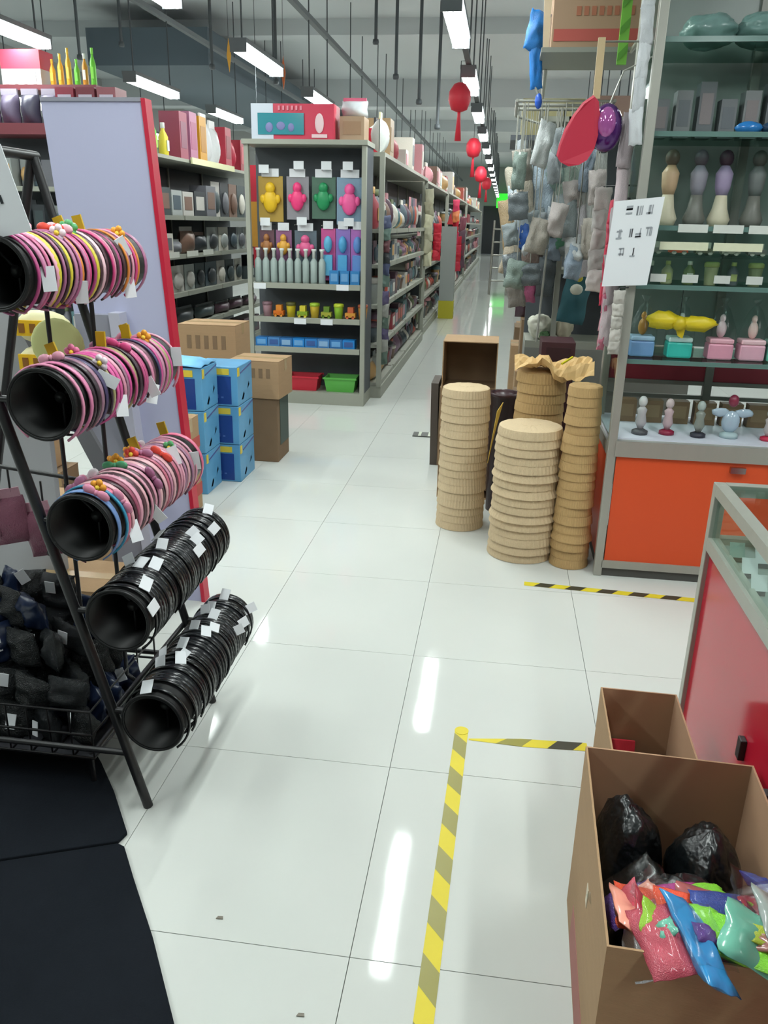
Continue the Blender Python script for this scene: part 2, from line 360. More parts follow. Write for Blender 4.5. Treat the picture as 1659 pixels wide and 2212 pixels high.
def stock(x, y0, y1, zs, side, n, where, group, depth=.16, sc_=1.0, kinds=('box', 'bag', 'card', 'bottle', 'tub'), pal=PAL, seed=1, hmax=.85, ztop=None):
    """one row of goods per level, front at x, facing the aisle"""
    rg = random.Random(seed); lv = ['bottom', 'second', 'third', 'fourth', 'fifth', 'sixth', 'top']
    zz = list(zs)+[ztop if ztop else zs[-1]+.4]
    for li, z in enumerate(zs):
        gap = zz[li+1]-z-.06; y = y0; k = 0; st = (y1-y0)/n
        kk = rg.choice(kinds); 
        while y < y1-st*.4:
            if rg.random() < .3: kk = rg.choice(kinds)
            wd = st*rg.uniform(.75, 1.1)
            if y+wd > y1: break
            c0, c1 = rg.choice(pal), rg.choice(pal); h = gap*rg.uniform(.45, hmax)
            if kk == 'card': h = gap*.85
            dp = min(depth, wd*1.1) if kk in ('bottle', 'tub') else depth*(.35 if kk == 'card' else .9)
            if kk in ('bottle', 'tub'): h = min(h, wd*2.3)
            sz = (wd*.9, dp, h) 
            px = x-side*(dp*.5+.03) 
            item(kk, (px, y+wd/2, z+.001), sz, c0, c1, '%s %s, %s front, %s on %s shelf, %s' % (NAMES.get(c0, 'grey'), KN[kk][2], NAMES.get(c1, 'grey'), ORD[min(k, 48)], lv[min(li, 6)], where), group, rz=PI/2*side)
            y += wd; k += 1

# main gondola run left of the aisle
G1Z = [.13, .46, .79, 1.12, 1.4]
gondola('gondola_shelf', 'long grey double-sided shelving run behind the end cap, left of the aisle', -2.05, -.98, 7.0, 10.9, G1Z, 1.98, 4, 1)
stock(-1.0, 7.08, 10.82, G1Z, 1, 17, 'near run left of aisle', 'goods on the near shelving run', seed=3, ztop=1.85)
gondola('gondola_shelf', 'second grey shelving run left of the aisle, up to the column', -2.05, -1.02, 11.05, 15.4, [.13, .5, .9, 1.3], 1.98, 4, 1)
stock(-1.04, 11.15, 15.3, [.13, .5, .9, 1.3], 1, 11, 'second run left of aisle', 'goods on the second shelving run', seed=5, ztop=1.8)
gondola('gondola_shelf', 'third grey shelving run left of the aisle, beyond the column', -2.05, -1.02, 15.6, 23, [.13, .6, 1.1, 1.5], 2.0, 5, 1)
stock(-1.04, 15.7, 22.8, [.13, .6, 1.1, 1.5], 1, 9, 'third run left of aisle', 'goods on the third shelving run', seed=6, ztop=1.9)
gondola('gondola_shelf', 'farthest grey shelving run left of the aisle', -2.05, -1.02, 23.4, 38, [.13, .6, 1.1, 1.5], 2.0, 6, 1)
stock(-1.04, 23.5, 37.8, [.13, .6, 1.1, 1.5], 1, 8, 'farthest run left of aisle', 'goods on the farthest shelving run', seed=8, ztop=1.9)
# goods on top of the runs
def topstock(x0, x1, y0, y1, z, n, where, seed, hr=(.15, .4), pal=PAL, kinds=('box', 'bag', 'box')):
    rg = random.Random(seed); st = (y1-y0)/n
    for k in range(n):
        kk = rg.choice(kinds); c0, c1 = rg.choice(pal), rg.choice(pal); sx, sy = rg.uniform(.5, .85)*(x1-x0), st*rg.uniform(.6, .9)
        item(kk, (rg.uniform(x0+sx/2, x1-sx/2) if x1-x0 > sx else (x0+x1)/2, y0+(k+.5)*st, z+.001), (sy, sx, rg.uniform(*hr)), c0, c1, '%s %s, %s front, %s along top of %s' % (NAMES.get(c0, 'grey'), KN[kk][2], NAMES.get(c1, 'grey'), ORD[min(k, 48)], where), 'goods on top of '+where, rz=PI/2)
TP = ['b9b6b0', 'd3cfc4', '8d3a42', 'a2a8a6', 'c7a06a', 'b5584a', 'c98d95', '6f7076', '7a5f52']
item('box', (-1.2, 7.35, 1.981), (.2, .25, .2), 'd83a4c', 'e6e0e0', 'bright red box with white front on the top shelf corner of the near run', 'goods on top of the near run', PI/2)
item('bag', (-1.16, 7.68, 1.981), (.16, .2, .32), 'd3cfc4', '34383c', 'pale plastic bag between red box and tan carton on the near run', 'goods on top of the near run', PI/2)
item('box', (-1.2, 8.15, 1.981), (.26, .24, .36), 'a88a66', 'a2825c', 'tall tan carton standing on top of the near run', 'goods on top of the near run', PI/2)
topstock(-1.5, -1.03, 8.5, 10.8, 1.98, 8, 'the near run', 11, pal=TP)
topstock(-1.5, -1.05, 11.1, 15.3, 1.98, 9, 'the second run', 12, (.2, .4), pal=TP)
topstock(-1.5, -1.05, 15.7, 22.8, 2.0, 10, 'the third run', 13, (.2, .45), pal=TP)
topstock(-1.5, -1.05, 23.5, 37.5, 2.0, 9, 'the farthest run', 14, (.25, .5), pal=TP)
# strips of hanging goods along the aisle edge of the runs
def strip(x, y, z1, z0, w_, cols, label, n=6, rz=0, name='hanging_strip', cat='hanging strip'):
    HX = .4925 if x > 0 else (-1.0 if y < 11.1 or y > 15.5 else -1.05)
    t = thing(name, (x, y, z1), label, cat, 'hanging strips of goods')
    hgt = (z1-z0)/n
    M().tube([(x, y, z0), (x, y, z1+.01), (HX, y, z1+.015)], .004, 5).build('cord', BLACKM, t)
    for k in range(n):
        inst(CR[(k*3+len(label)) % 8], 'packet', (0, -.012, -hgt*(k+.5)), [mat('film_'+cols[k % len(cols)], cols[k % len(cols)], .25, noise=.15, nscale=40, bump=.4, bscale=40)], (random.uniform(-.15, .15), random.uniform(-.12, .12), rz+random.uniform(-.5, .5)), (w_, .04, hgt*1.15), parent=t)
strip(-.965, 7.03, 1.5, .95, .085, ['4a5270', '5a7068', '6a4448', '34383c'], 'strip of blue, green and dark red packets at the near end of the run')
strip(-.965, 7.03, .9, .3, .08, ['564e70', '94948e', '56685e'], 'lower strip of violet and grey packets at the near end of the run')
strip(-.97, 12.6, 1.45, .95, .12, ['c8283c', 'c8283c'], 'red strip hanging before the column', 4)
strip(-.97, 17.2, 1.9, 1.1, .14, ['c83a5c', 'c97040', 'c8283c'], 'pink and orange strip hanging deep in the aisle', 4)
strip(-.97, 18.6, 1.2, .5, .14, ['c8283c', 'd0304a'], 'long red strip hanging deep in the aisle', 4)
strip(-.97, 20.2, 1.6, .5, .16, ['7a4450', '5c4450'], 'plum coloured strip hanging deep in the aisle', 4)
strip(-.95, 10.86, 1.85, .95, .11, ['b9b69c', 'a8a48a', 'c9c6a8'], 'cream strip of packets at the far upright of the near run')

# ------------------------------------------------------------------ end cap facing the camera
t = thing('end_cap_shelf', (-1.55, 6.8, 0), 'grey end cap shelf unit with five levels of toys facing the aisle entrance', 'shelf unit')
EX0, EX1, EY = -2.03, -1.07, 6.62
M().box(EX0, EY, 0, EX1, 6.98, .1).build('base', STEEL, t)
M().box(EX0, 6.94, .1, EX1, 6.97, 2.0).build('back_panel', STEELD, t)
M().box(EX0-.01, EY-.02, 2.0, EX1+.01, 6.98, 2.035).build('top_shelf', STEEL, t)
for x in (EX0, EX1-.035): M().box(x, EY, .1, x+.035, EY+.04, 2.0).build('upright', STEEL, t)
M().box(EX1-.02, 6.66, .1, EX1, 6.94, 2.0).build('side_panel', STEELD, t)
EZ = [.46, .70, .97]
for z in EZ:
    sh = M().box(EX0+.04, EY+.02, z-.025, EX1-.04, 6.94, z).box(EX0+.04, EY, z-.035, EX1-.04, EY+.02, z+.008).build('shelf', STEEL, t)
for z in (1.83, 1.42):
    for k in range(4): M().tube([(-1.88+k*.22, 6.94, z), (-1.88+k*.22, 6.72, z)], .004, 5).build('hook', ALU, t)
def hang(x, z, w_, h_, cc, cb, label, y=6.74, cat='packet', grp='carded toys hung on the end cap', head='d8dade', shape=0):
    tt = thing0('hanging_toy_pack', (x, y, z), label, cat, grp)
    M().box(-w_/2, .018, -h_, w_/2, .024, 0).build('backing_card', P(cc), tt)
    b = M()
    if shape == 0:
        b.ball((0, 0, -h_*.55), w_*.3, .03, h_*.25).ball((0, 0, -h_*.26), w_*.2, .028, h_*.13); b.ball((-w_*.3, 0, -h_*.5), w_*.12, .02, h_*.1); b.ball((w_*.3, 0, -h_*.5), w_*.12, .02, h_*.1)
    else:
        b.box(-w_*.32, -.02, -h_*.9, w_*.32, .018, -h_*.5); b.ball((0, 0, -h_*.3), w_*.3, .03, h_*.16)
    b.build('toy', P(cb), tt)
    M().box(-w_*.35, .01, -.005, w_*.35, .017, .055).build('header_card', P(head), tt)
hang(-1.86, 1.78, .2, .34, 'a98b3c', 'e0b51c', 'large yellow toy on hanging card, left of the upper row')
hang(-1.64, 1.78, .18, .32, '8c8a90', 'ea3c7c', 'hot pink doll shape on grey card, upper row of end cap')
hang(-1.43, 1.78, .19, .31, '4c6a5a', '1c8a54', 'green and white toy on hanging card, upper row of end cap')
hang(-1.22, 1.78, .21, .35, '7f9ab0', 'ee5c9c', 'pink bear shape on pale blue card, right of the upper row')
hang(-1.9, 1.38, .12, .24, '6a4a54', 'a06a3c', 'small brown carded toy, left of the second row')
hang(-1.76, 1.38, .13, .24, '8a5a80', 'd8a03c', 'small purple card with yellow toy, second row of end cap')
hang(-1.58, 1.38, .18, .26, '5c6a74', 'd85a8c', 'pink round toy on dark card, middle of the second row')
for k, x in enumerate((-1.39, -1.27, -1.15)):
    hang(x, 1.40, .115, .4, ['c0508c', '8a70b8', 'a868b0'][k], ['5aa8cc', '4c9ccc', '5c88c8'][k], 'tall violet and blue carded doll set, %s from the left above the blue boxes' % ORD[k], y=6.72, shape=1)
for k in range(9):
    x = -1.96+k*.066
    tt = thing0('pump_bottle', (x, 6.69, .971), 'clear grey pump bottle on the end cap, %s from the left' % ORD[k], 'bottle', 'clear bottles on the end cap')
    M().lathe([(.026, 0), (.029, .02), (.029, .17), (.012, .2)], 12).build('body', mat('frosted_plastic', '9aa8a4', .25), tt)
    M().lathe([(.013, .2), (.013, .25), (.02, .255), (.02, .27)], 10).build('cap', mat('white_plastic', 'd8dcd8', .35), tt)
for k in range(3):
    item('box', (-1.33+k*.085, 6.7, .971), (.075, .06, .11), '2f7cb8', '6aa0d0', 'small blue box below the violet doll sets, %s from the left' % ORD[k], 'small blue boxes on the end cap')
cols = [('b08a94', '8a6a74'), ('d8701c', 'e08a2c'), ('d8c02c', '5c5a2c'), ('8aa82c', 'd8c83c'), ('d8b83c', 'a8c83c'), ('a8a83c', '6a8a2c'), ('98c838', 'c8d83c'), ('d8983c', 'c8643c'), ('c89048', 'a85a3c')]
for k, (a, b) in enumerate(cols):
    item('toy' if k % 2 else 'tub', (-1.9+k*.1, 6.72, .701), (.085, .1, .1 if k % 2 else .12), a, b, 'small bright toy on the end cap shelf under the pump bottles, %s from left' % ORD[k], 'small toys on the end cap')
for k in range(8):
    item('box', (-1.94+k*.105, 6.70, .461), (.1, .1, .075), ['2c7cc4', '4a84c0', '2f70b0', '1c80cc'][k % 4], ['6aa4d8', '3a5c9a', '8ab0d4'][k % 3], 'low blue box on the second shelf of the end cap, %s from the left' % ORD[k], 'blue boxes on the end cap')
for x, c, nm in ((-1.6, 'c8283c', 'red'), (-1.28, '5cb04c', 'green')):
    tt = thing0('plastic_basket', (x, 6.76, .101), nm+' plastic storage basket on the end cap base', 'basket')
    bm_ = M(); a, b2 = .115, .135
    lo = [(-a, -.08), (a, -.08), (a, .08), (-a, .08)]; hi = [(-b2, -.1), (b2, -.1), (b2, .1), (-b2, .1)]
    vs = [(p[0], p[1], 0) for p in lo]+[(p[0], p[1], .12) for p in hi]+[(p[0]*.93, p[1]*.9, .12) for p in hi]+[(p[0]*.93, p[1]*.9, .01) for p in lo]
    fs = [(3, 2, 1, 0), (12, 13, 14, 15)]
    for k in range(4):
        q = (k+1) % 4; fs += [(k, q, 4+q, 4+k), (4+k, 4+q, 8+q, 8+k), (8+k, 8+q, 12+q, 12+k)]
    bm_.add(vs, fs).build('body', mat('plastic_'+nm, c, .4), tt)
    M().box(-b2-.008, -.108, .108, b2+.008, -.1, .122).build('rim', mat('plastic_'+nm, c, .4), tt); M().box(-b2-.008, .1, .108, b2+.008, .108, .122).build('rim', mat('plastic_'+nm, c, .4), tt)
item('bag', (-1.79, 6.72, .101), (.12, .08, .1), 'e0803c', 'd85a9c', 'small orange and pink bag left of the red basket', None)
for x, z in ((-1.9, 1.83), (-1.62, 1.86), (-1.4, 1.86), (-1.23, 1.86), (-1.9, 1.44), (-1.6, 1.45), (-1.22, 1.45)): price_tag(x, 6.715, z, .08, .06, parent=t)
for x, z in ((-1.25, .955), (-1.6, .68), (-1.38, .68), (-1.93, .95)): price_tag(x, EY-.004, z, .1, .045, parent=t)
# boxes on top of the end cap
t = thing('toy_box', (-1.65, 6.8, 2.035), 'wide toy box with red front, teal window and white left edge on the end cap', 'box')
M().box(-1.97, 6.66, 2.036, -1.33, 6.9, 2.285).build('carton', mat('red_carton', 'cc3350', .4), t)
M().box(-1.972, 6.655, 2.036, -1.80, 6.66, 2.285).build('white_panel', mat('pale_carton', 'ccd4e0', .4), t)
M().box(-1.92, 6.650, 2.07, -1.56, 6.655, 2.22).build('window', mat('teal_window', '3c8c98', .15), t)
M().ball((-1.44, 6.655, 2.15), .035, .006, .07).box(-1.5, 6.652, 2.05, -1.38, 6.656, 2.075).build('white_emblem', mat('white_print', 'e6c8cc', .5), t)
for k in range(6): M().box(-1.76+k*.034, 6.652, 2.24, -1.745+k*.034, 6.658, 2.27).build('letter_mark', mat('pink_print', 'e08898', .5), t)
M().ball((-1.83, 6.65, 2.12), .03, .004, .035).ball((-1.74, 6.65, 2.13), .035, .004, .03).ball((-1.66, 6.65, 2.12), .025, .004, .03).build('packed_toys', mat('toy_pastel', '7a7cae', .5), t)
item('box', (-1.2, 6.82, 2.036), (.19, .22, .17), 'a58a70', '98785c', 'brown cardboard box right of the wide toy box on the end cap', None, cat='box')
item('bag', (-1.2, 6.84, 2.207), (.2, .16, .14), 'c8ccd0', 'd0607c', 'crumpled clear plastic bag on the brown box of the end cap', None)
item('bag', (-1.04, 7.12, 1.981), (.1, .16, .3), 'c8ccc8', 'd8d4b0', 'upright pale bag at the front corner of the near run', None, rz=PI/2)

# ------------------------------------------------------------------ second gondola, farther left
G2Z = [.12, .45, .77, 1.12, 1.47]
t = gondola('gondola_shelf', 'grey shelving run with white hangings, seen between lavender board and end cap', -4.2, -3.02, 6.9, 11.0, G2Z, 1.98, 4, 1)
rg = random.Random(21)
G2C = ['b9b6b0', 'a2a8a6', '4c5a63', '6f7076', '34383c', 'd3cfc4', '3f4a4c', '7a5f52']
stock(-3.03, 7.0, 10.9, G2Z[2:], 1, 11, 'run behind lavender board', 'goods on the left shelving run', .2, kinds=('box', 'bag', 'card', 'box'), pal=G2C, seed=22, hmax=.95, ztop=1.95)
stock(-3.03, 7.0, 10.9, G2Z[:2], 1, 6, 'low behind lavender board', 'dark goods on the left shelving run', .2, kinds=('box', 'bag'), pal=['34383c', '5c4450', '3f4a4c'], seed=23, hmax=.8, ztop=.74)
# top: coloured packets, brown box, white hangings, red banners
ts = [('bottle', '2f9cc4', 'd8dcd8', .34), ('bottle', 'e0b838', 'e0b838', .33), ('bottle', '58c838', '98c838', .34), ('bottle', 'd8c83c', 'd8dcd8', .3), ('box', '8d3a50', '7a4458', .42), ('box', 'a86a88', '9a5070', .45), ('box', 'c8901c', 'b07a1c', .44),
      ('bag', 'd8dade', 'e6e8ea', .5), ('bag', 'dcdee0', 'e0e0e0', .46), ('box', 'a8283c', '8a2030', .42), ('bag', 'b02840', 'c83c50', .38), ('box', '8a2030', 'a83c48', .34)]
for k, (kk, a, b, h) in enumerate(ts):
    item(kk, (-3.2, 7.12+k*.27, 1.981), (.2 if kk != 'bottle' else .12, .2 if kk != 'bottle' else .12, h), a, b, {'bottle': 'coloured bottle', 'box': 'coloured box', 'bag': 'white or red bag'}[kk]+', %s from near end on top of run behind lavender board' % ORD[k], 'goods on top of the left run', rz=PI/2)
item('box', (-3.08, 7.35, 1.62), (.01, .01, .01), 'b5683c', '8a4c30', 'tiny tag', None) if 0 else None
for k, (y, w_, c) in enumerate([(7.5, .12, 'd0d2cc'), (8.0, .12, 'c8cac6'), (8.45, .1, 'd8dad6')]):
    price_tag(-3.0, y, 1.13, .3, .05, PI/2, parent=t, name='price_strip', m=P('d8dad0'))
M().box(-3.008, 8.1, 1.945, -2.99, 9.4, 2.0).build('price_strip', mat('pale_yellow_strip', 'dcdcae', .5), t)
# red banner hanging between the runs
t = thing('red_banner', (-2.35, 8.3, 1.9), 'red hanging banner with yellow and pink lower half beside the end cap', 'banner')
M().box(-2.52, 8.28, 1.62, -2.3, 8.3, 1.95).build('upper_cloth', mat('banner_red', 'b82438', .6), t)
M().box(-2.5, 8.28, 1.2, -2.42, 8.3, 1.62).build('yellow_strip', P('c89030'), t)
M().box(-2.42, 8.275, 1.2, -2.34, 8.3, 1.62).build('pink_strip', P('c88078'), t)
M().box(-2.34, 8.28, 1.15, -2.27, 8.3, 1.62).build('coral_strip', P('e05a48'), t)
M().box(-2.47, 8.28, 1.0, -2.33, 8.3, 1.2).build('lower_tail', mat('banner_red', 'b82438', .6), t)
M().tube([(-2.4, 8.29, 1.95), (-2.4, 8.29, 4.3)], .003, 4).build('thread', DARKP, t)
# end cap of the second gondola
t = thing('end_cap_shelf', (-3.6, 6.7, 0), 'grey and dark red end cap shelf left of the lavender board', 'shelf unit')
M().box(-4.2, 6.5, 0, -3.02, 6.88, .1).build('base', STEEL, t)
M().box(-4.2, 6.84, .1, -3.02, 6.87, 2.2).build('back_panel', STEELD, t)
M().box(-4.2, 6.48, 2.04, -3.02, 6.88, 2.12).build('top_shelf', mat('dusky_red_steel', '7a3c44', .5), t)
for z in (.5, .9, 1.3, 1.66): M().box(-4.18, 6.5, z-.03, -3.04, 6.84, z+.005).build('shelf', STEEL, t)
for x in (-4.2, -3.055): M().box(x, 6.5, .1, x+.035, 6.54, 2.04).build('upright', STEEL, t)
rg = random.Random(31)
for li, z in enumerate((.505, .905, 1.305, 1.665)):
    for k in range(9):
        c0, c1 = rg.choice(['4c5a63', '6f7076', 'b9b6b0', '5c4450', '597a80', '34383c', 'a2a8a6']), rg.choice(PAL)
        item(rg.choice(['box', 'card', 'bottle']), (-4.1+k*.12, 6.62, z), (.1, .12, .27*rg.uniform(.7, 1)), c0, c1, '%s packet, %s front, %s from left on %s shelf, far-left end cap' % (NAMES[c0], NAMES[c1], ORD[k], ['lowest', 'second', 'third', 'highest'][li]), 'goods on the left end cap', cat='packet')
for k in range(7):
    c0 = ['5a5068', '6a6078', '4c4a5c', '7a7488', '8a3040', '702c38', '8a5058'][k]
    item('bag' if k < 4 else 'box', (-4.1+k*.17, 6.66, 2.121), (.15, .2, .26), c0, 'b0a8b8', 'purple-grey or dark red article on left end cap top, %s from left' % ORD[k], 'goods on the left end cap top')
M().box(-4.2, 6.86, 2.4, -3.3, 7.15, 2.44).build('top_board', mat('dusky_red_steel', '7a3c44', .5), t)
M().box(-4.2, 6.86, 2.12, -4.15, 7.15, 2.4).box(-3.35, 6.86, 2.12, -3.3, 7.15, 2.4).build('bracket', STEEL, t)
t = thing('red_white_carton', (-3.95, 7.0, 2.44), 'red carton with white bottles printed below, at upper left', 'box')
M().box(-4.12, 6.9, 2.56, -3.78, 7.12, 2.70).build('lid', mat('carton_red', 'c03a50', .5), t)
M().box(-4.12, 6.9, 2.441, -3.78, 7.12, 2.56).build('body', mat('carton_pale', 'b8b4b4', .5), t)
for k in range(4): M().box(-4.09+k*.08, 6.895, 2.45, -4.065+k*.08, 6.9, 2.54).build('white_mark', WHITE, t)
for k in range(9):
    a, b = [('e0a828', 'e8b838'), ('e0b030', 'e8c040'), ('e0a828', 'e8b838'), ('6ac838', '78d840'), ('d89028', 'e8e8e0'), ('68c830', '88e048'), ('e0b838', 'c83c50'), ('e0a830', 'e8b838'), ('d8b040', 'e8b838')][k]
    item('bottle', (-3.72+k*.07, 6.98, 2.441 if k < 6 else 2.121), (.06, .06, .2+.04*(k % 3)), a, b, 'yellow, orange or green bottle on the dusky red top board, %s from the left' % ORD[k], 'bright bottles at upper left')

# ------------------------------------------------------------------ cartons
def carton(name, x0, y0, x1, y1, z0, z1, label, m=CARD, rot=0, tape=True, mark=None, group=None):
    cx, cy = (x0+x1)/2, (y0+y1)/2
    t = thing0(name, (cx, cy, z0), label, 'box', group, rz=rot); a, b, h = (x1-x0)/2, (y1-y0)/2, z1-z0
    M().box(-a, -b, 0, a, b, h-.004).build('body', m, t, bev=.004)
    M().box(-a, -b, h-.004, a, -.002, h).build('top_flap', m, t); M().box(-a, .002, h-.004, a, b, h).build('top_flap', m, t)
    if tape: M().box(-a-.001, -.025, h, a+.001, .025, h+.001).box(a, -.025, h-.07, a+.001, .025, h).box(-a-.001, -.025, h-.07, -a, .025, h).build('tape', TAPEB, t)
    if mark: mark(t, a, b, h)
    return t
BLU, BLUD, BLUY = mat('light_blue_carton', '5a9ac4', .4, noise=.25, nscale=6), mat('deep_blue_carton', '1c3f86', .35), mat('yellow_carton_label', 'd8c040', .4)
def blue(x0, y0, x1, y1, z0, z1, lab):
    t = thing0('blue_carton', ((x0+x1)/2, (y0+y1)/2, z0), lab, 'box', 'blue cartons'); a, b, h = (x1-x0)/2, (y1-y0)/2, z1-z0-.003
    M().box(-a, -b, 0, a, b, h).build('body', BLU, t, bev=.004)
    M().box(-a*.96, -b-.002, .01, a*.72, -b, h*.76).build('front_panel', BLUD, t)
    M().box(-a*.9, -b-.004, h*.8, a*.65, -b, h*.95).build('handle_label', BLUY, t)
    M().box(a, -b*.98, h*.76, a+.003, -b*.75, h*.97).build('side_label', BLUY, t)
    M().slab([(a, -b*.6, h*.8), (a, b*.95, h*.93), (a, b*.95, h*.96), (a, -b*.6, h*.83)], .002).build('purple_stripe', mat('purple_print', '4c4c8a', .4), t)
    s = M(); 
    for k in range(5): s.box(-a*.6+k*a*.22, -b-.003, h*.2, -a*.5+k*a*.22, -b-.002, h*(.24+.05*(k % 2)))
    s.build('script_mark', mat('pale_blue_print', '5070b0', .4), t)
    M().slab([(a, -b*.5, h*.12), (a, -b*.2, h*.3), (a, -b*.1, h*.22), (a, -b*.3, h*.1)], .002).slab([(a, b*.3, h*.3), (a, b*.5, h*.5), (a, b*.6, h*.4)], .002).build('white_splash', mat('pale_splash', 'a8cce4', .4), t)
blue(-1.83, 4.14, -1.54, 4.38, 0, .235, 'light blue carton at the bottom of the front stack')
blue(-1.83, 4.14, -1.54, 4.38, .235, .47, 'light blue carton in the middle of the front stack')
blue(-1.83, 4.14, -1.54, 4.38, .47, .705, 'light blue carton on top of the front stack')
blue(-1.70, 4.40, -1.43, 4.68, 0, .225, 'light blue carton at the bottom of the rear stack')
blue(-1.70, 4.40, -1.43, 4.68, .225, .45, 'light blue carton in the middle of the rear stack')
blue(-1.70, 4.40, -1.43, 4.68, .45, .675, 'light blue carton on top of the rear stack')
t = thing('folded_blue_film', (-1.7, 4.4, .706), 'wavy light blue cardboard flap lying across the blue cartons', 'sheet')
b = M(); vs = []; n = 10
for i in range(n+1):
    for j in range(5):
        u, v = i/n, j/4; vs.append((-1.84+.3*v, 4.13+.25*u, .707+.035*math.sin(PI*u)*math.sin(PI*v)**.5+.01*abs(math.sin(7*u+3*v))))
b.add(vs, [(i*5+j, i*5+j+1, (i+1)*5+j+1, (i+1)*5+j) for i in range(n) for j in range(4)], 0, True).build('sheet', mat('blue_flap', '6cb0dc', .5), t).modifiers.new('s', 'SOLIDIFY').thickness = .003
def redstripe(t, a, b, h):
    M().box(a, -b, h*.3, a+.002, b, h*.55).box(-a, -b-.002, h*.3, a, -b, h*.55).build('red_stripe', REDP, t)
carton('brown_carton', -1.86, 3.72, -1.5, 3.95, 0, .26, 'tan carton with red stripes on the floor before the blue cartons', mark=redstripe)
carton('brown_carton', -1.86, 3.72, -1.5, 3.95, .262, .5, 'tan carton with red stripes on another, before the blue cartons', mark=redstripe)
def marks(t, a, b, h):
    s = M()
    for k in range(5): s.box(-a*.7+k*a*.3, -b-.002, h*.55, -a*.55+k*a*.3, -b, h*.8)
    s.build('printed_mark', CARDD, t)
def greenlabel(t, a, b, h): M().box(a, -b*.6, h*.25, a+.003, b*.9, h*.98).build('dark_label', mat('dark_green_label', '3c4c44', .6), t)
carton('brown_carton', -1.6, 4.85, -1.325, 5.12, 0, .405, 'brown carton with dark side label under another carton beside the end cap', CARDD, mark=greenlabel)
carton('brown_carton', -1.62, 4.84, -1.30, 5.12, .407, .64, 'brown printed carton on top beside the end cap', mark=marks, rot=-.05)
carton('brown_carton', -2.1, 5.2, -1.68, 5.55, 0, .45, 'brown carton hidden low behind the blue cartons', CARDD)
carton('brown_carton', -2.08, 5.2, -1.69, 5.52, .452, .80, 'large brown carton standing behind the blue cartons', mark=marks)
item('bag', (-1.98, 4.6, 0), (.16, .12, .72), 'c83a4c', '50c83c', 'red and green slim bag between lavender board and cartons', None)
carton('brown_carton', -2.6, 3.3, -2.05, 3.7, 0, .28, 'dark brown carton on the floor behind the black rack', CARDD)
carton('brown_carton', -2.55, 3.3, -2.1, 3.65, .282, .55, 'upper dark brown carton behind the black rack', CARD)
carton('brown_carton', -1.95, 2.95, -1.6, 3.25, 0, .3, 'brown carton next to the lavender board foot behind the rack', CARD)
carton('brown_carton', -1.62, 2.45, -1.32, 2.72, 0, .2, 'small orange-marked carton under the black rack', CARD, mark=redstripe)

# ------------------------------------------------------------------ lavender board and grey boards
t = thing('display_board', (-1.3, 2.84, 0), 'tall lavender display board with red right edge standing behind the black rack', 'board')
sh = (-.059, 0)
M().box(-1.46, 2.84, 0, -1.105, 2.88, 1.815, shear=sh).build('panel', LAV, t)
M().box(-1.105, 2.832, 0, -1.09, 2.885, 1.82, shear=sh).build('red_edge', REDT, t)
M().box(-1.46, 2.835, 1.81, -1.105, 2.885, 1.822).xf(Matrix.Translation((-.107, 0, 0))).build('top_edge', GREYB, t)
M().box(-1.44, 2.80, 0, -1.30, 2.84, 1.12, shear=sh).build('grey_panel', GREYB, t)
M().box(-1.30, 2.78, 0, -1.26, 2.84, 1.13, shear=sh).build('light_strip', mat('pale_strip', 'b8b8c8', .5), t)
t = thing('grey_board', (-1.8, 2.6, 0), 'grey white board leaning at far left behind the black rack', 'board')
M().box(-1.95, 2.6, 0, -1.54, 2.63, 1.2).build('panel', mat('pale_grey_board', 'a2a3a6', .6), t)
M().slab([(-1.6, 2.57, 1.13), (-1.54, 2.57, 1.09), (-1.3, 2.57, .62), (-1.36, 2.57, .6)], .02).build('strut', mat('mid_grey', '6c6c70', .6), t)
for k, (z, nm) in enumerate(((1.06, 'upper'), (.95, 'lower'))):
    tt = thing('snack_pack', (-1.47, 2.55, z), '%s yellow and white printed pack behind the top tube of the rack' % nm, 'packet', 'yellow packs behind the rack')
    M().ball((-1.47, 2.53, z+.045), .1, .03, .055, 12, 8, jit=.05, seed=k).build('pack', P('e6e0b0'), tt)
    s = M().box(-1.55, 2.492, z+.02, -1.39, 2.5, z+.07).build('yellow_label', P('e8b818'), tt)
    s = M()
    for q in range(4): s.box(-1.535+q*.038, 2.489, z+.03, -1.515+q*.038, 2.492, z+.06)
    s.build('print_marks', P('8a5a20'), tt)

# ------------------------------------------------------------------ black headband rack
t = thing('headband_rack', (-1.2, 1.9, 0), 'black steel A-frame rack holding tubes of headbands at left', 'rack')
Y1, Y2 = 1.65, 2.15
for yy in (Y1, Y2): M().tube([(-.822, yy, 0), (-1.222, yy, 1.59)], .0125, 10).build('leg', BLACKM, t)
for yy in (Y1, Y2): M().tube([(-1.64, yy, 0), (-1.23, yy, 1.59)], .0125, 10).build('leg', BLACKM, t)
M().tube([(-1.226, Y1-.02, 1.595), (-1.226, Y2+.02, 1.595)], .0125, 8).build('top_bar', BLACKM, t)
for xx, zz in ((-.89, .27), (-1.0, .7)): M().tube([(xx-.01, Y1, zz), (xx-.01, Y2, zz)], .008, 8).build('cross_bar', BLACKM, t)
for yy in (Y1, Y2): M().tube([(-.865, yy, .16), (-1.60, yy, .16)], .008, 8).build('side_bar', BLACKM, t)
for xx in (-1.0, -1.12): M().tube([(xx, 1.95, .1 if xx < -1.05 else .2), (xx, 1.95, 1.3)], .006, 6).build('thin_rod', BLACKM, t)
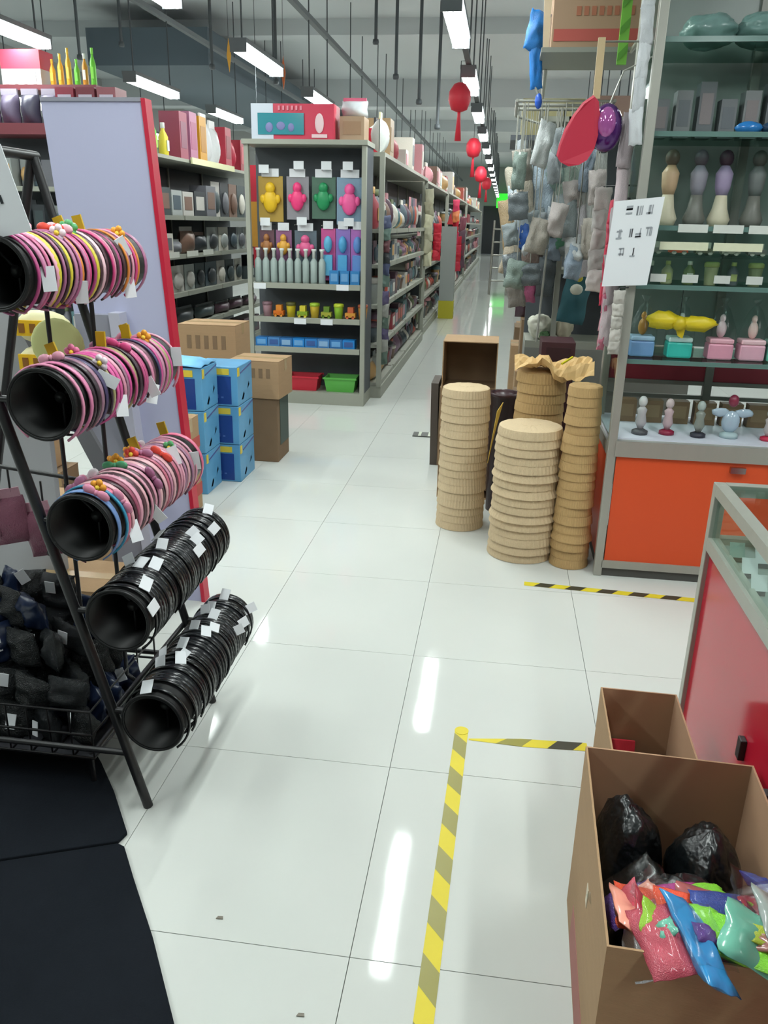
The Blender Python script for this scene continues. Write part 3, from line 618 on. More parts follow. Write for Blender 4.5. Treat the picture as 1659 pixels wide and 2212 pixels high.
M().tube([(-.95, Y1+.1, .16), (-.95, Y2-.1, .16)], .008, 6).tube([(-1.0, 1.95, .2), (-.95, 1.95, .16)], .006, 6).tube([(-1.0, 1.95, 1.3), (-1.14, 1.95, 1.31), (-1.16, Y2, 1.32)], .006, 6).tube([(-.95, Y1+.1, .16), (-.95, Y1, .16)], .008, 6).tube([(-.95, Y2-.1, .16), (-.95, Y2, .16)], .008, 6).build('brace', BLACKM, t)
TUBES = [(-1.03, 1.335, .072), (-.962, 1.065, .075), (-.905, .785, .075), (-.836, .558, .075), (-.772, .285, .075)]
TN = ['top tube', 'second tube', 'middle tube', 'fourth tube', 'bottom tube']
for k, (x, z, r) in enumerate(TUBES):
    n = 32; vs, fs = [], []
    prof = [(r, 1.61), (r, 2.2), (r-.005, 2.2), (r-.005, 1.61)]
    for q, (rr, yy) in enumerate(prof):
        for i in range(n): a = 2*PI*i/n; vs.append((x+rr*math.cos(a), yy, z+rr*math.sin(a)))
    for q in range(4):
        for i in range(n): fs.append((q*n+i, ((q+1) % 4)*n+i, ((q+1) % 4)*n+(i+1) % n, q*n+(i+1) % n))
    tt = M().add(vs, fs, 0, True).build('tube_holder', BLACKP, t)
    tt.location = (0, 0, 0); tt['_o'] = t['_o']
    rim = M(); rv = [(x+(r+.002)*math.cos(2*PI*i/40), 1.612, z+(r+.002)*math.sin(2*PI*i/40)) for i in range(41)]
    rim.tube(rv, .004, 6, caps=False).build('rim', BLACKP, tt)
    sp = M()
    for a in (-PI/2, PI*.75, PI*.25): sp.tube([(x, 1.7, z), (x+(r-.004)*math.cos(a), 1.7, z+(r-.004)*math.sin(a))], .004, 6)
    sp.lathe([(.014, -.01), (.014, .01)], 12, (x, 1.7, z), ax='y').build('spider', BLACKM, tt)
    M().lathe([(r-.006, -.004), (r-.006, .004)], 28, (x, 2.18, z), ax='y').build('rear_disc', mat('dark_disc', '1c1c1c', .8), tt)
    ax = -.822-.2514*z
    for yy in (Y1, Y2): M().tube([(x-r+.002, yy, z), (ax, yy, z)], .009, 6).build('arm', BLACKM, tt)
# headbands
def band_mesh(r, w_, th, gap, seed):
    rg = random.Random(seed); b = M(); n = 30; vs, fs = [], []; a0 = math.radians(-90+gap/2); a1 = math.radians(270-gap/2)
    for i in range(n+1):
        u = i/n; a = a0+(a1-a0)*u; flare = 1+.10*(abs(u-.5)*2)**3; ww = w_*(1-.5*abs(u-.5)*2)
        for rr, yy in ((r, -ww/2), (r, ww/2), (r+th, ww/2), (r+th, -ww/2)): vs.append((rr*flare*math.cos(a), yy, rr*flare*math.sin(a)))
    for i in range(n):
        for q in range(4): fs.append((i*4+q, i*4+(q+1) % 4, (i+1)*4+(q+1) % 4, (i+1)*4+q))
    fs += [(3, 2, 1, 0), (n*4, n*4+1, n*4+2, n*4+3)]
    return two(b.add(vs, fs, 0, True).mesh('headband'), 1)
BM = [band_mesh(.079, .013, .004, 50, 1), band_mesh(.080, .019, .003, 40, 2), band_mesh(.081, .009, .005, 60, 3), band_mesh(.080, .016, .004, 30, 4)]
bow = two(M().ball((-.014, 0, 0), .014, .006, .009, 8, 6).ball((.014, 0, 0), .014, .006, .009, 8, 6).ball((0, 0, 0), .005, .007, .006, 6, 4).mesh('bow'), 1)
flo = M()
for k in range(5): flo.ball((.009*math.cos(k*1.257), 0, .009*math.sin(k*1.257)), .007, .005, .007, 6, 4)
flo.ball((0, -.003, 0), .005, .005, .005, 6, 4, 1); flower = two(flo.mesh('flower'), 2)
tagm = two(M().box(-.014, -.001, -.02, .014, .001, .02).mesh('price_tag'), 1)
tagy = two(M().box(-.012, -.003, -.018, .012, .003, .018).mesh('yellow_tag'), 1)
PB = {0: ['d98ba6', 'c9648d', 'e7a4b8', 'b97a9c', 'd84b86', '4a3038', 'd8c83c', 'c07098', 'e08a3c', 'a8688c', 'e9bfc8', 'b0447c'],
      1: ['a0788c', 'e090b0', '4c4468', 'd880a8', '3a2c34', 'c890a8', 'd85a9c', 'e09ab0', '7a4c5c', 'a8a070', 'd06090', '40303a'],
      2: ['6c8cc0', 'a8b8d8', '3c94b8', 'e07090', '4a3038', 'c88aa4', 'e0a0b4', 'b8788c', 'c46a80', 'e4b0b8', '9c5068', 'a87c98'],
      3: ['17181b', '1e1f22', '121315', '1a1c20', '232528'], 4: ['17181b', '1e1f22', '121315', '1a1c20', '232528']}
CNAME = {'d8c83c': 'yellow', '6c8cc0': 'blue', 'a8b8d8': 'pale blue', '3c94b8': 'turquoise', 'e08a3c': 'orange', '4a3038': 'dark brown', '3a2c34': 'dark brown', '40303a': 'dark brown', '4c4468': 'violet', 'a8a070': 'olive'}
rg = random.Random(5)
for k, (x, z, r) in enumerate(TUBES):
    y = 1.628; i = 0
    nb = [32, 30, 32, 40, 38][k]; stp = (2.19-1.63)/nb
    ipk = 0
    while i < nb:
        yy = 1.632+i*stp+rg.uniform(-.002, .002)
        if k == 2: c = PB[2][i] if i < 4 else rg.choice(PB[2][3:])
        elif k == 1: c = rg.choice(PB[1])
        else: c = rg.choice(PB[k])
        if abs(yy-Y1) < .011 or abs(yy-Y2) < .011: i += 1; continue
        e = thing0('headband', (x, yy, z), '%s headband, %s from the near end of the %s' % (CNAME.get(c, 'pink' if k < 3 else 'black'), ORD[i], TN[k]), 'headband', 'headbands on the '+TN[k])
        e.rotation_euler = (rg.uniform(-.06, .06) if k < 3 else rg.uniform(-.03, .03), rg.uniform(-.5, .1), rg.uniform(-.05, .05))
        inst(rg.choice(BM), 'band', (0, 0, 0), [P(c, .35) if k < 3 else mat('gloss_black_'+c, c, .22)], parent=e)
        if k < 3:
            a = math.radians(rg.choice([60, 75, 90, 110, 130, 20, 150])); rr = .088
            q = rg.random()
            if q < .35: inst(bow, 'bow', (rr*math.cos(a), -.004, rr*math.sin(a)), [P(rg.choice(PINK+['e8e0e4', 'e04c3c', 'd8b82c', '4c9a6c']))], (0, PI/2-a, 0), (1.2, 1, 1.3), parent=e)
            elif q < .55: inst(flower, 'flower', (rr*math.cos(a), -.006, rr*math.sin(a)), [P(rg.choice(['e8d8e0', 'e04c3c', 'e8a02c', 'e07aa0', '58a86c'])), P('e8c83c')], (0, 0, 0), (1.3,)*3, parent=e)
            elif q < .66: inst(tagy, 'yellow_tag', ((rr+.012)*math.cos(PI/2), -.004, rr+.014), [P('c8a41c')], parent=e)
            elif q < .8:
                a = math.radians(rg.uniform(-50, 30)); inst(tagm, 'price_tag', (rr*math.cos(a), -.004, rr*math.sin(a)-.008), [WHITE], (rg.uniform(-.3, .3), rg.uniform(-.6, .3), rg.uniform(0, .9)), (1, 1, 1.3), parent=e)
        elif rg.random() < .38:
            a = math.radians(rg.uniform(15, 110)); inst(tagm, 'price_tag', (.089*math.cos(a), -.003, .089*math.sin(a)), [WHITE], (rg.uniform(-1.4, -.7), PI/2-a, rg.uniform(-.5, .5)), parent=e)
        i += 1
# pale round fan behind second tube and pink bags
M().ball((-1.14, 2.02, 1.13), .075, .012, .07, 20, 10).build('round_hair_puff', mat('pale_yellow_green', 'c8cc8a', .7), label='pale yellow-green round puff behind the second tube', cat='hair puff', o=(-1.14, 2.02, 1.13))
M().tube([(-1.14, 2.03, 1.13), (-1.06, 2.15, 1.08)], .004, 5).build('puff_hook', BLACKM, parent=bpy.data.objects['round_hair_puff'])
bpy.data.objects['puff_hook'].location = (0, 0, 0)
rg = random.Random(9)
for k, (x, z) in enumerate([(-1.38, .62), (-1.3, .6), (-1.22, .56), (-1.16, .55), (-1.44, .58)]):
    tt = thing0('pink_bag', (x, 1.95+.02*k, z), 'dusty pink accessory bag hanging low behind the middle tube, %s in the bunch' % ORD[k], 'bag', 'dusty pink bags on the rack')
    inst(I['bag'], 'pouch', (0, 0, -.02), [mat('dusty_pink_film', '8c5468', .35, bump=.5, bscale=30), P('b88a98')], (0, rg.uniform(-.2, .2), rg.uniform(-.4, .4)), (.1, .05, .16), parent=tt)
    M().tube([(0, 0, .13), (0, 0, .2)], .003, 4).build('hook', BLACKM, tt)
M().tube([(-1.5, 1.97, .82), (-1.1, 1.97, .78)], .006, 6).build('hanging_rail', BLACKM, label='thin black rail with pink bags inside the rack', cat='rail', o=(-1.3, 1.97, .8))
# wire basket and black goods inside the rack
t = thing('wire_basket', (-1.28, 1.85, .12), 'dark wire basket in the base of the rack heaped with black goods', 'basket')
b = M(); bx0, bx1, by0, by1 = -1.57, -.98, 1.69, 2.1
for z in (.1, .17, .24): b.tube([(bx0, by0, z), (bx1, by0, z), (bx1, by1, z), (bx0, by1, z), (bx0, by0, z)], .004, 5)
b.build('rim_wires', BLACKM, t)
for k in range(11):
    q = k/10; M().tube([(bx0+(bx1-bx0)*q, by0, .24), (bx0+(bx1-bx0)*q, by0, .1), (bx0+(bx1-bx0)*q, by1, .1), (bx0+(bx1-bx0)*q, by1, .24)], .003, 5).build('wire', BLACKM, t)
M().box(bx0, by0, .095, bx1, by1, .099).build('liner', mat('dark_liner', '33343a', .7), t)
for xx, yy in ((bx0+.02, by0+.02), (bx1-.02, by0+.02), (bx0+.02, by1-.02), (bx1-.02, by1-.02)): M().tube([(xx, yy, 0), (xx, yy, .1)], .006, 6).build('foot', BLACKM, t)
rg = random.Random(12); cnt = 0
def heap(lay, z, nx, ny, x0, x1, y0, y1):
    global cnt
    for i in range(nx):
        for j in range(ny):
            x = x0+(x1-x0)*(i+.5)/nx+rg.uniform(-.008, .008); y = y0+(y1-y0)*(j+.5)/ny+rg.uniform(-.008, .008)
            tt = thing0('black_hair_accessory', (x, y, z), 'black bagged hair accessory in rack basket, %s layer, %s from left, %s row' % (lay, ORD[i], ORD[j]), 'hair accessory', 'black bagged hair accessories')
            tt.rotation_euler = (rg.uniform(-.3, .3), rg.uniform(-.3, .3), rg.uniform(-.8, .8))
            inst(CR[(i+j*3) % 8], 'pouch', (0, 0, .04), [rg.choice([BAGB, BAGB, mat('black_gloss_film', '23272a', .15, bump=.6, bscale=60), mat('navy_film', '1c2844', .3)]), P('4c5054')], (0, 0, 0), (.105, .075, .11), parent=tt)
            if rg.random() < .6: inst(tagm, 'price_tag', (rg.uniform(-.03, .03), -.036, rg.uniform(.04, .09)), [WHITE], (rg.uniform(-.4, .3), rg.uniform(-.6, .6), rg.uniform(-.4, .4)), parent=tt)
heap('lowest', .105, 6, 4, bx0+.03, bx1-.03, by0+.03, by1-.03)
heap('second', .2, 5, 4, bx0+.05, bx1-.06, by0+.04, by1-.03)
heap('third', .3, 5, 3, bx0+.08, bx1-.12, by0+.07, by1-.04)
heap('top', .39, 4, 2, bx0+.12, bx1-.2, by0+.12, by1-.06)
# price sheet on the rack
def sheet(name, label, corners, rows, th=.0015, nrm=None, mk='5c6068', cat='notice', gs=1.0):
    p = [Vector(c) for c in corners]     # tl, tr, br, bl
    t = thing(name, p[0], label, cat)
    M().slab([p[3], p[2], p[1], p[0]], th).build('paper', WHITE, t)
    nn = (p[2]-p[3]).cross(p[1]-p[3]).normalized()
    if nn.y > 0: nn = -nn
    def at(u, v): return (p[0]*(1-u)+p[1]*u)*(1-v)+(p[3]*(1-u)+p[2]*u)*v+nn*.003
    rr = random.Random(3)
    for row in rows:
        v, us, s = row
        for u in us:      # each character is a small cluster of brush strokes
            g_ = M(); s *= gs
            for _ in range(4):
                du, dv = rr.uniform(-.5, .5)*s, rr.uniform(-.5, .5)*s*.8
                if rr.random() < .5: q = [(-.5, du), (.5, du), (.5, du+.16*s), (-.5, du+.16*s)]; pts = [at(u+a*s, v+bb) for a, bb in q]
                else: q = [(du, -.5), (du+.16*s, -.5), (du+.16*s, .5), (du, .5)]; pts = [at(u+a, v+bb*s*.8) for a, bb in q]
                g_.slab(pts, .0008)
            g_.build('character', P(mk), t)
            s /= gs
    return t
sheet('price_sheet', 'white price sheet with black characters clipped at top of the rack', [(-1.30, 1.625, 1.56), (-.99, 1.625, 1.58), (-.945, 1.625, 1.42), (-1.24, 1.625, 1.36)], [(.25, [.55, .68, .8], .1), (.6, [.35, .5, .66, .8], .12)], mk='2c3034')
M().box(-1.215, 1.627, 1.5, -1.17, 1.66, 1.53).build('clip', BLACKM, parent=bpy.data.objects['price_sheet'])

# ------------------------------------------------------------------ black floor mat (two panels)
t = thing('floor_mat', (-1.0, 1.3, 0), 'black rounded floor mat of two panels at lower left', 'mat')
M().prism([(-.829, 1.539), (-.93, 1.68), (-1.02, 1.79), (-1.10, 1.875), (-1.16, 1.895), (-1.24, 1.87), (-1.33, 1.79), (-1.5, 1.55), (-1.46, 1.25), (-.838, 1.505)], 0.0005, .012).build('rear_panel', MATB, t, bev=.003)
M().prism([(-.834, 1.499), (-1.457, 1.244), (-1.4, .95), (-1.2, .6), (-.6, .4), (-.25, .6), (-.40, .88), (-.525, 1.075), (-.64, 1.25), (-.75, 1.4), (-.815, 1.492)], 0.0005, .012).build('front_panel', MATB, t, bev=.003)

# ------------------------------------------------------------------ striped floor tapes
def stripe_tape(name, label, p0, p1, w_, per, slant, w0=None, bm=None, u0_=None):
    p0, p1 = Vector((*p0, .0008)), Vector((*p1, .0008)); d = (p1-p0); L = d.length; d.normalize(); s = Vector((-d.y, d.x, 0))
    t = thing(name, (p0+p1)/2, label, 'tape', 'striped floor tapes')
    w0 = w0 or w_
    def pt(u, v, dz=0): ww = w0+(w_-w0)*min(1, u/L*2.2); return p0+d*u+s*v*ww/2+Vector((0, 0, dz))
    M().add([pt(0, -1), pt(L*.45, -1), pt(L, -1), pt(L, 1), pt(L*.45, 1), pt(0, 1)], [(0, 1, 4, 5), (1, 2, 3, 4)]).build('yellow_strip', YEL, t)
    u = per*.3 if u0_ is None else u0_; BB = bm or [BLK]; q_ = 0
    while u < L-per*.5-abs(slant):
        a, b = (u, u+per*.5); sl = slant
        M().add([pt(a, -1, .0004), pt(b, -1, .0004), pt(b+sl, 1, .0004), pt(a+sl, 1, .0004)], [(0, 1, 2, 3)]).build('black_stripe', BB[min(q_, len(BB)-1)], t); u += per; q_ += 1
stripe_tape('floor_tape', 'yellow and black striped tape running towards the viewer beside the large carton', (-.028, 2.13), (-.064, .75), .040, .16, .045, None, [mat('black_tape_sheen', '8f8940', .35)], .02)  # olive is reflected light painted into the black stripes
M().lathe([(.021, 0), (.021, .0009)], 24, (-.028, 2.125, .0009), sm=False).build('rounded_end', YEL, parent=bpy.data.objects['floor_tape'])
stripe_tape('floor_tape', 'short striped tape running right from the corner to the small carton', (-.005, 2.085), (.345, 2.105), .04, .15, .035, .008, [mat('black_tape_sheen', '8f8940', .35), BLK], .08)  # first black stripe coloured olive for its sheen, the next left black
stripe_tape('floor_tape', 'striped tape along the foot of the orange cabinet', (.185, 3.255), (.92, 3.215), .04, .13, .03)
t = thing('step_ladder', (-.05, 19, 0), 'bright metal step ladder standing far down the aisle', 'ladder')
for x in (-.25, .12):
    M().tube([(x, 18.8, 0), (x+.03, 19.0, 1.55)], .025, 8).build('rail', ALU, t); M().tube([(x, 19.5, 0), (x+.03, 19.02, 1.55)], .02, 8).build('rear_rail', ALU, t)
for k in range(5): M().box(-.24, 18.8+.035*k, .28+.27*k, .13, 18.92+.035*k, .31+.27*k).build('step', ALU, t)
# litter
for k, (x, y) in enumerate([(-.52, 1.33), (-.29, 1.13)]):
    M().slab([(x-.008, y-.004, .001), (x+.008, y-.003, .001), (x+.006, y+.004, .001), (x-.005, y+.003, .001)], .0015).build('litter_scrap', P('7a7468'), label=['tiny brown scrap on the tiles right of the mat', 'tiny dark scrap lowest on the tiles'][k], cat='scrap', o=(x, y, 0))
t = thing('folded_cloth', (-.48, 5.76, 0), 'small dark tag with white stripes lying on the tiles', 'tag')
M().box(-.56, 5.7, .001, -.4, 5.82, .008).build('cloth', P('4a4c48'), t)
for x in (-.52, -.45): M().box(x, 5.7, .008, x+.02, 5.82, .0095).build('stripe', P('c8d0bc'), t)

# ------------------------------------------------------------------ big open cartons front right
def open_carton(name, label, x0, y0, x1, y1, h, rot=0, th=.004, stripe=True):
    t = thing0(name, ((x0+x1)/2, (y0+y1)/2, 0), label, 'box', None, rot); a, b = (x1-x0)/2, (y1-y0)/2
    M().box(-a, -b, 0, a, b, th).build('bottom', CARD, t)
    M().box(-a, -b, th, -a+th, b, h).build('left_wall', CARD, t)
    M().box(a-th, -b, th, a, b, h).build('right_wall', CARDI, t)
    M().box(-a+th, -b, th, a-th, -b+th, h).build('front_wall', CARD, t)
    M().box(-a+th, b-th, th, a-th, b, h).build('rear_wall', CARDI, t)
    if stripe:
        M().box(-a-.001, -b*.95, h*.03, -a, b*.55, h*.24).build('red_print', mat('faded_red_print', 'a87068', .8), t)
        M().slab([(-a, -b*.1, h*.62), (-a, -b*.02, h*.62), (-a, -b*.02, h*.72), (-a, -b*.1, h*.72)], -.0012).build('white_scuff', P('c8bca4'), t)
    return t
open_carton('open_carton', 'large open brown carton with black bags and bright packets at lower right', .235, .985, .572, 1.5, .416, -.03)
open_carton('open_carton', 'smaller open brown carton with red and black goods behind the large one', .318, 1.56, .505, 1.87, .345, -.02, stripe=False)
# contents
def blob(name, c, r, m, label, cat, seed, jit=.12, group=None, n=18, k=12):
    b = M().ball((0, 0, 0), 1, 1, 1, 40, 26)
    for i_, v in enumerate(b.v):
        q = v*1.6+Vector((seed*3.1, seed, 0)); d_ = 1+jit*1.6*NZ.noise(q)-jit*1.3*abs(NZ.noise(q*2.3))-jit*.5*abs(NZ.noise(q*5.1))+jit*.4
        b.v[i_] = Vector((v.x*r[0]*d_, v.y*r[1]*d_, v.z*r[2]*d_))
    o = b.build(name, m, o=(0, 0, 0), label=label, cat=cat, group=group); o.location = c
    return o
blob('black_bag', (.322, 1.375, .215), (.068, .09, .165), BAGB, 'left glossy black plastic bag in the large carton', 'bag', 3, .1, 'black bags in the large carton')
blob('black_bag', (.468, 1.34, .205), (.077, .1, .155), BAGB, 'right glossy black plastic bag in the large carton', 'bag', 4, .1, 'black bags in the large carton')
blob('black_bag', (.395, 1.21, .2), (.125, .085, .15), BAGB, 'low black plastic bag in the middle of the large carton', 'bag', 6, .1, 'black bags in the large carton')
blob('filler_bag', (.40, 1.07, .18), (.12, .065, .15), mat('clear_film_grey', '8c8a86', .3, bump=.5, bscale=40), 'grey film bag under the bright packets in the large carton', 'bag', 7, .1)
blob('black_bundle', (.43, 1.74, .12), (.055, .085, .105), BAGB, 'black bundle in the small carton', 'bundle', 8)
item('bag', (.38, 1.79, .03), (.085, .1, .19), 'c82838', 'd83848', 'red packet in the small carton', None, tilt=-.3)
cols = [('5c3c8c', 'purple'), ('f05a3c', 'orange-red'), ('f0a08c', 'salmon'), ('98c83c', 'lime'), ('d8dce0', 'white'), ('c05060', 'rose red'), ('2c88c4', 'bright blue'), ('a85c5c', 'dusky red'), ('8ce03c', 'neon green'), ('b8c83c', 'yellow-green'), ('a87068', 'brown-pink'), ('70b8a0', 'pale green'), ('c83c50', 'crimson'), ('304898', 'dark blue'), ('c84c98', 'magenta'), ('9aa4a0', 'grey')]
POS = [(.30, 1.165, .335, .09, .035), (.325, 1.125, .36, .1, .04), (.295, 1.09, .375, .08, .05), (.345, 1.085, .375, .1, .03), (.325, 1.055, .37, .09, .05), (.31, 1.01, .42, .055, .05), (.365, 1.015, .425, .05, .07), (.44, 1.125, .365, .12, .04),
       (.42, 1.03, .42, .13, .02), (.46, 1.09, .39, .1, .025), (.45, 1.06, .395, .1, .05), (.46, 1.015, .43, .1, .04), (.49, 1.12, .40, .07, .03), (.525, 1.17, .39, .06, .03), (.40, 1.17, .355, .11, .02), (.50, 1.055, .435, .07, .05)]
rg = random.Random(44)
fm = {}
for k, ((x, y, z, w_, d_), (c, nm)) in enumerate(zip(POS, cols)):
    tt = thing0('bright_packet', (x, y, z), '%s film-wrapped packet in the heap on the large carton' % nm, 'packet', 'bright packets in the large carton')
    tt.rotation_euler = (rg.uniform(-.3, .2), rg.uniform(-.15, .25), rg.uniform(-.5, .5))
    c2 = cols[(k*5+2) % 16][0]
    inst(CR[k % 8], 'pouch', (0, 0, 0), [mat('film_'+c, c, .22, noise=.15, nscale=40, bump=.4, bscale=40, coat=.3)], (PI/2+rg.uniform(-.3, .3), rg.uniform(-.6, .6), 0), (w_*1.25, .045, max(d_*2.6, .09)), parent=tt)
    inst(CR[(k+3) % 8], 'insert', (w_*.15, 0, .014), [mat('film_'+c2, c2, .2, coat=.4)], (PI/2, rg.uniform(-.8, .8), 0), (w_*.7, .03, .035), parent=tt)
    if k % 3 == 0: inst(CR[(k+5) % 8], 'clear_wrap', (0, 0, .018), [FILM], (PI/2, rg.uniform(-.8, .8), 0), (w_*1.5, .03, .12), parent=tt)

for k in range(16):
    c, nm = cols[(k*7+5) % 16]; x, y = .285+.017*k, 1.115-.03*(k % 4)+rg.uniform(-.01, .01)
    tt = thing0('small_bright_packet', (x, y, .385+.012*(k % 3)), 'small %s packet among the larger bright packets, %s from left' % (nm, ORD[k]), 'packet', 'small bright packets in the large carton')
    inst(CR[(k+1) % 8], 'pouch', (0, 0, 0), [mat('film_'+c, c, .22, noise=.15, nscale=40, bump=.4, bscale=40, coat=.3)], (PI/2+rg.uniform(-.4, .4), rg.uniform(-1.2, 1.2), 0), (.045+.02*(k % 3), .025, .06), parent=tt)

# ------------------------------------------------------------------ red glass counter
CX0, CY1, CH = .582, 2.12, .835
t = thing('glass_counter', (1.0, 1.7, 0), 'red panelled display counter with aluminium rails and glass top at right', 'counter')
CX1, CY0 = 1.45, .3
M().box(CX0+.012, CY0, .06, CX0+.025, CY1-.02, .655).build('side_panel', RED, t)
M().box(CX0+.03, CY1-.025, .06, CX1, CY1-.012, .655).build('rear_panel', RED, t)
M().box(CX0+.012, CY0, 0, CX1, CY1-.012, .06).build('plinth', mat('dark_plinth', '4c4c48', .6), t)
for x, y in ((CX0, CY1-.03), (CX1-.03, CY1-.03), (CX0, CY0)): M().box(x, y, 0, x+.03, y+.03, CH).build('post', ALU, t, bev=.002)
for z0, z1 in ((.655, .69), (CH-.03, CH)):
    M().box(CX0, CY0+.03, z0, CX0+.03, CY1-.03, z1).box(CX0+.03, CY1-.03, z0, CX1-.03, CY1, z1).build('rail', ALU, t)
M().box(CX0+.01, CY0+.03, .69, CX0+.015, CY1-.03, CH-.03).build('side_glass', GLASS, t)
M().box(CX0+.03, CY0+.03, CH-.008, CX1, CY1-.03, CH-.002).build('top_glass', GLASS, t)
M().box(CX0+.03, CY0, .66, CX1, CY1-.03, .672).build('display_floor', mat('grey_felt', '8a9490', .5), t)
M().box(CX0+.17, CY0, CH+.001, CX0+.2, CY1-.03, CH+.012).build('top_rail', ALU, t)
M().box(CX0+.2, CY1-.14, CH, CX1, CY1-.11, CH+.005).build('maroon_strip', mat('maroon_strip', '4a2430', .4), t)
for y in (1.6, 1.42): M().box(CX0-.002, y-.012, .36, CX0+.012, y+.012, .41).build('latch', BLACKM, t, bev=.002)
rg = random.Random(4)
for k in range(8):
    x, y = CX0+.05+.055*(k % 2)+rg.uniform(-.01, .01), 1.98-.1*(k//2)-.03*(k % 2)
    tt = thing0('display_card', (x, y, .673), 'small card in the glass counter, %s from the far corner' % ORD[k], 'card', 'cards in the glass counter')
    M().box(-.014, -.006, 0, .014, .006, .012).build('foot', P('4c5452'), tt)
    M().slab([(-.018, -.007, .012), (.018, -.007, .012), (.018, .012, .045), (-.018, .012, .045)], .001).build('card', WHITE if k % 3 else P('7a9a94'), tt)

# ------------------------------------------------------------------ orange display cabinet
CB = dict(x0=.49, x1=2.1, y0=3.4, y1=3.92, top=2.75)
t = thing('display_cabinet', (1.2, 3.6, 0), 'tall aluminium and glass display cabinet with orange base at right', 'cabinet')
x0, x1, y0, y1, TOPZ = CB['x0'], CB['x1'], CB['y0'], CB['y1'], CB['top']
M().box(x0+.04, y0+.008, .07, x1, y0+.02, .548).build('front_panel', ORANGE, t)
M().box(x0+.008, y0+.03, .07, x0+.02, y1-.03, .548).build('side_panel', ORANGE, t)
M().box(x0+.02, y0+.01, 0, x1, y1, .055).build('plinth', mat('dark_plinth', '4c4c48', .6), t)
M().box(x0+.03, y0, .04, x1, y0+.03, .075).build('bottom_rail', ALU, t)
M().box(x0+.03, y0-.005, .548, x1, y0+.03, .615).build('counter_rail', ALU, t)
M().box(x0+.01, y0+.03, .6, x1, y1, .622).build('white_shelf', WHITEP, t)
M().box(x0, y0, 0, x0+.035, y0+.035, TOPZ).build('post', ALU, t, bev=.003)
M().box(x0, y1-.035, 0, x0+.035, y1, TOPZ).build('post', ALU, t, bev=.003)
M().box(x0+.0, y0+.035, .548, x0+.02, y1-.035, .6).build('side_rail', ALU, t)
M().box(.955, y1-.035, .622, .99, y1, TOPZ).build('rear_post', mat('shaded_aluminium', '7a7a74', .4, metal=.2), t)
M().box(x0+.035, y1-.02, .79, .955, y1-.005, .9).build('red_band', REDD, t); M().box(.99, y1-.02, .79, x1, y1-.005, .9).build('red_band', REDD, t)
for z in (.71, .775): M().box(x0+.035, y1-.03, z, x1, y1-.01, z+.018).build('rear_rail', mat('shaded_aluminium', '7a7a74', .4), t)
for z, g_ in ((.945, GLASSG), (1.24, GLASSG), (1.46, GLASSG), (1.79, GLASSG), (2.1, GLASSG)):
    M().box(x0+.036, y0+.04, z-.008, x1, y1-.036, z).build('glass_shelf', g_, t)
    M().box(x0+.036, y0+.034, z-.014, x1, y0+.044, z+.004).build('shelf_edge', mat('teal_glass_edge', '5c7a74', .2), t)
M().box(x0+.005, y0+.036, .622, x0+.009, y1-.036, TOPZ).build('side_glass', GLASS, t)
M().box(x0+.036, y1-.012, .95, x1, y1-.006, TOPZ).build('back_glass', mat('smoked_back', '848c88', .35, noise=.3, nscale=3), t)
lk = M().box(.99, y0-.012, .505, 1.05, y0+.008, .53).build('lock', mat('chrome', 'b8b8b8', .15, metal=1), t)
for k in range(3): M().box(.66+k*.13, y0+.03, 1.44, .77+k*.13, y0+.034, 1.47).build('price_strip', P('c8ccc6'), t)
for k in range(2): M().box(.60+k*.2, y0+.03, 1.375, .78+k*.2, y0+.034, 1.405).build('price_strip', P('d2d4b8'), t)
for k in range(5): M().box(.58+k*.12, y0+.03, 1.255, .64+k*.12, y0+.034, 1.285).build('price_tag', P('c0c4c0'), t)
M().box(x0+.036, y0+.036, 1.347, x1, y1-.04, 1.355).build('dark_tray', GLASSG, t)
# figurines
def pastel(k, x, z, c, ct, label, w_=.1, h_=.1, film=True):
    tt = thing0('pastel_ornament', (x, 3.58, z), label, 'ornament', 'wrapped ornaments in the cabinet')
    M().box(-w_/2, -.04, 0, w_/2, .04, h_*.65).build('base_box', P(c, .35), tt, bev=.008)
    M().box(-w_*.48, -.042, h_*.65, w_*.48, .042, h_*.85).build('lid', P(ct, .35), tt, bev=.006)
    M().ball((0, 0, h_*1.2), w_*.2, w_*.18, h_*.35, 10, 8).ball((0, 0, h_*1.65), w_*.12, w_*.12, h_*.16, 8, 6).build('figure', P(['c89040', 'c8ccc8', 'e0c8cc', 'e8c8c0', 'b8c8bc'][k % 5], .4), tt)
    if film: M().lathe([(w_*.62, 0), (w_*.6, h_*1.2), (w_*.25, h_*2), (w_*.06, h_*2.2), (w_*.2, h_*2.45)], 14).build('film_wrap', FILM, tt)
for k, (x, c, ct, l) in enumerate([(.60, '80a8dc', 'a8c8e4', 'blue boxed ornament with a brown and yellow figure, leftmost above the red band'), (.752, '3cc8bc', 'd8f0f0', 'teal box ornament with pale lid above the red band'), (.915, 'f4a4bc', 'f8b4c4', 'pink box ornament above the red band'), (1.04, 'f4b4c8', 'fac8d0', 'pale pink rounded ornament near the right edge'), (1.15, '70c8b0', 'b0e0d0', 'green ornament at the right edge above the red band')]):
    pastel(k, x, .946, c, ct, l)
tt = thing0('yellow_bow', (.73, 3.52, 1.07), 'large bright yellow bow hanging in the cabinet above the pastel ornaments', 'bow')
M().ball((-.06, 0, .03), .07, .03, .035, 12, 8, jit=.22, seed=1).ball((.07, 0, .02), .075, .03, .03, 12, 8, jit=.22, seed=2).build('loop', P('d8c020'), tt)
M().ball((0, -.01, .02), .03, .03, .03).slab([(-.02, -.01, .02), (.03, -.01, .02), (.02, -.01, -.04), (-.0, -.01, -.03)], .01).build('knot', P('c8b018'), tt)
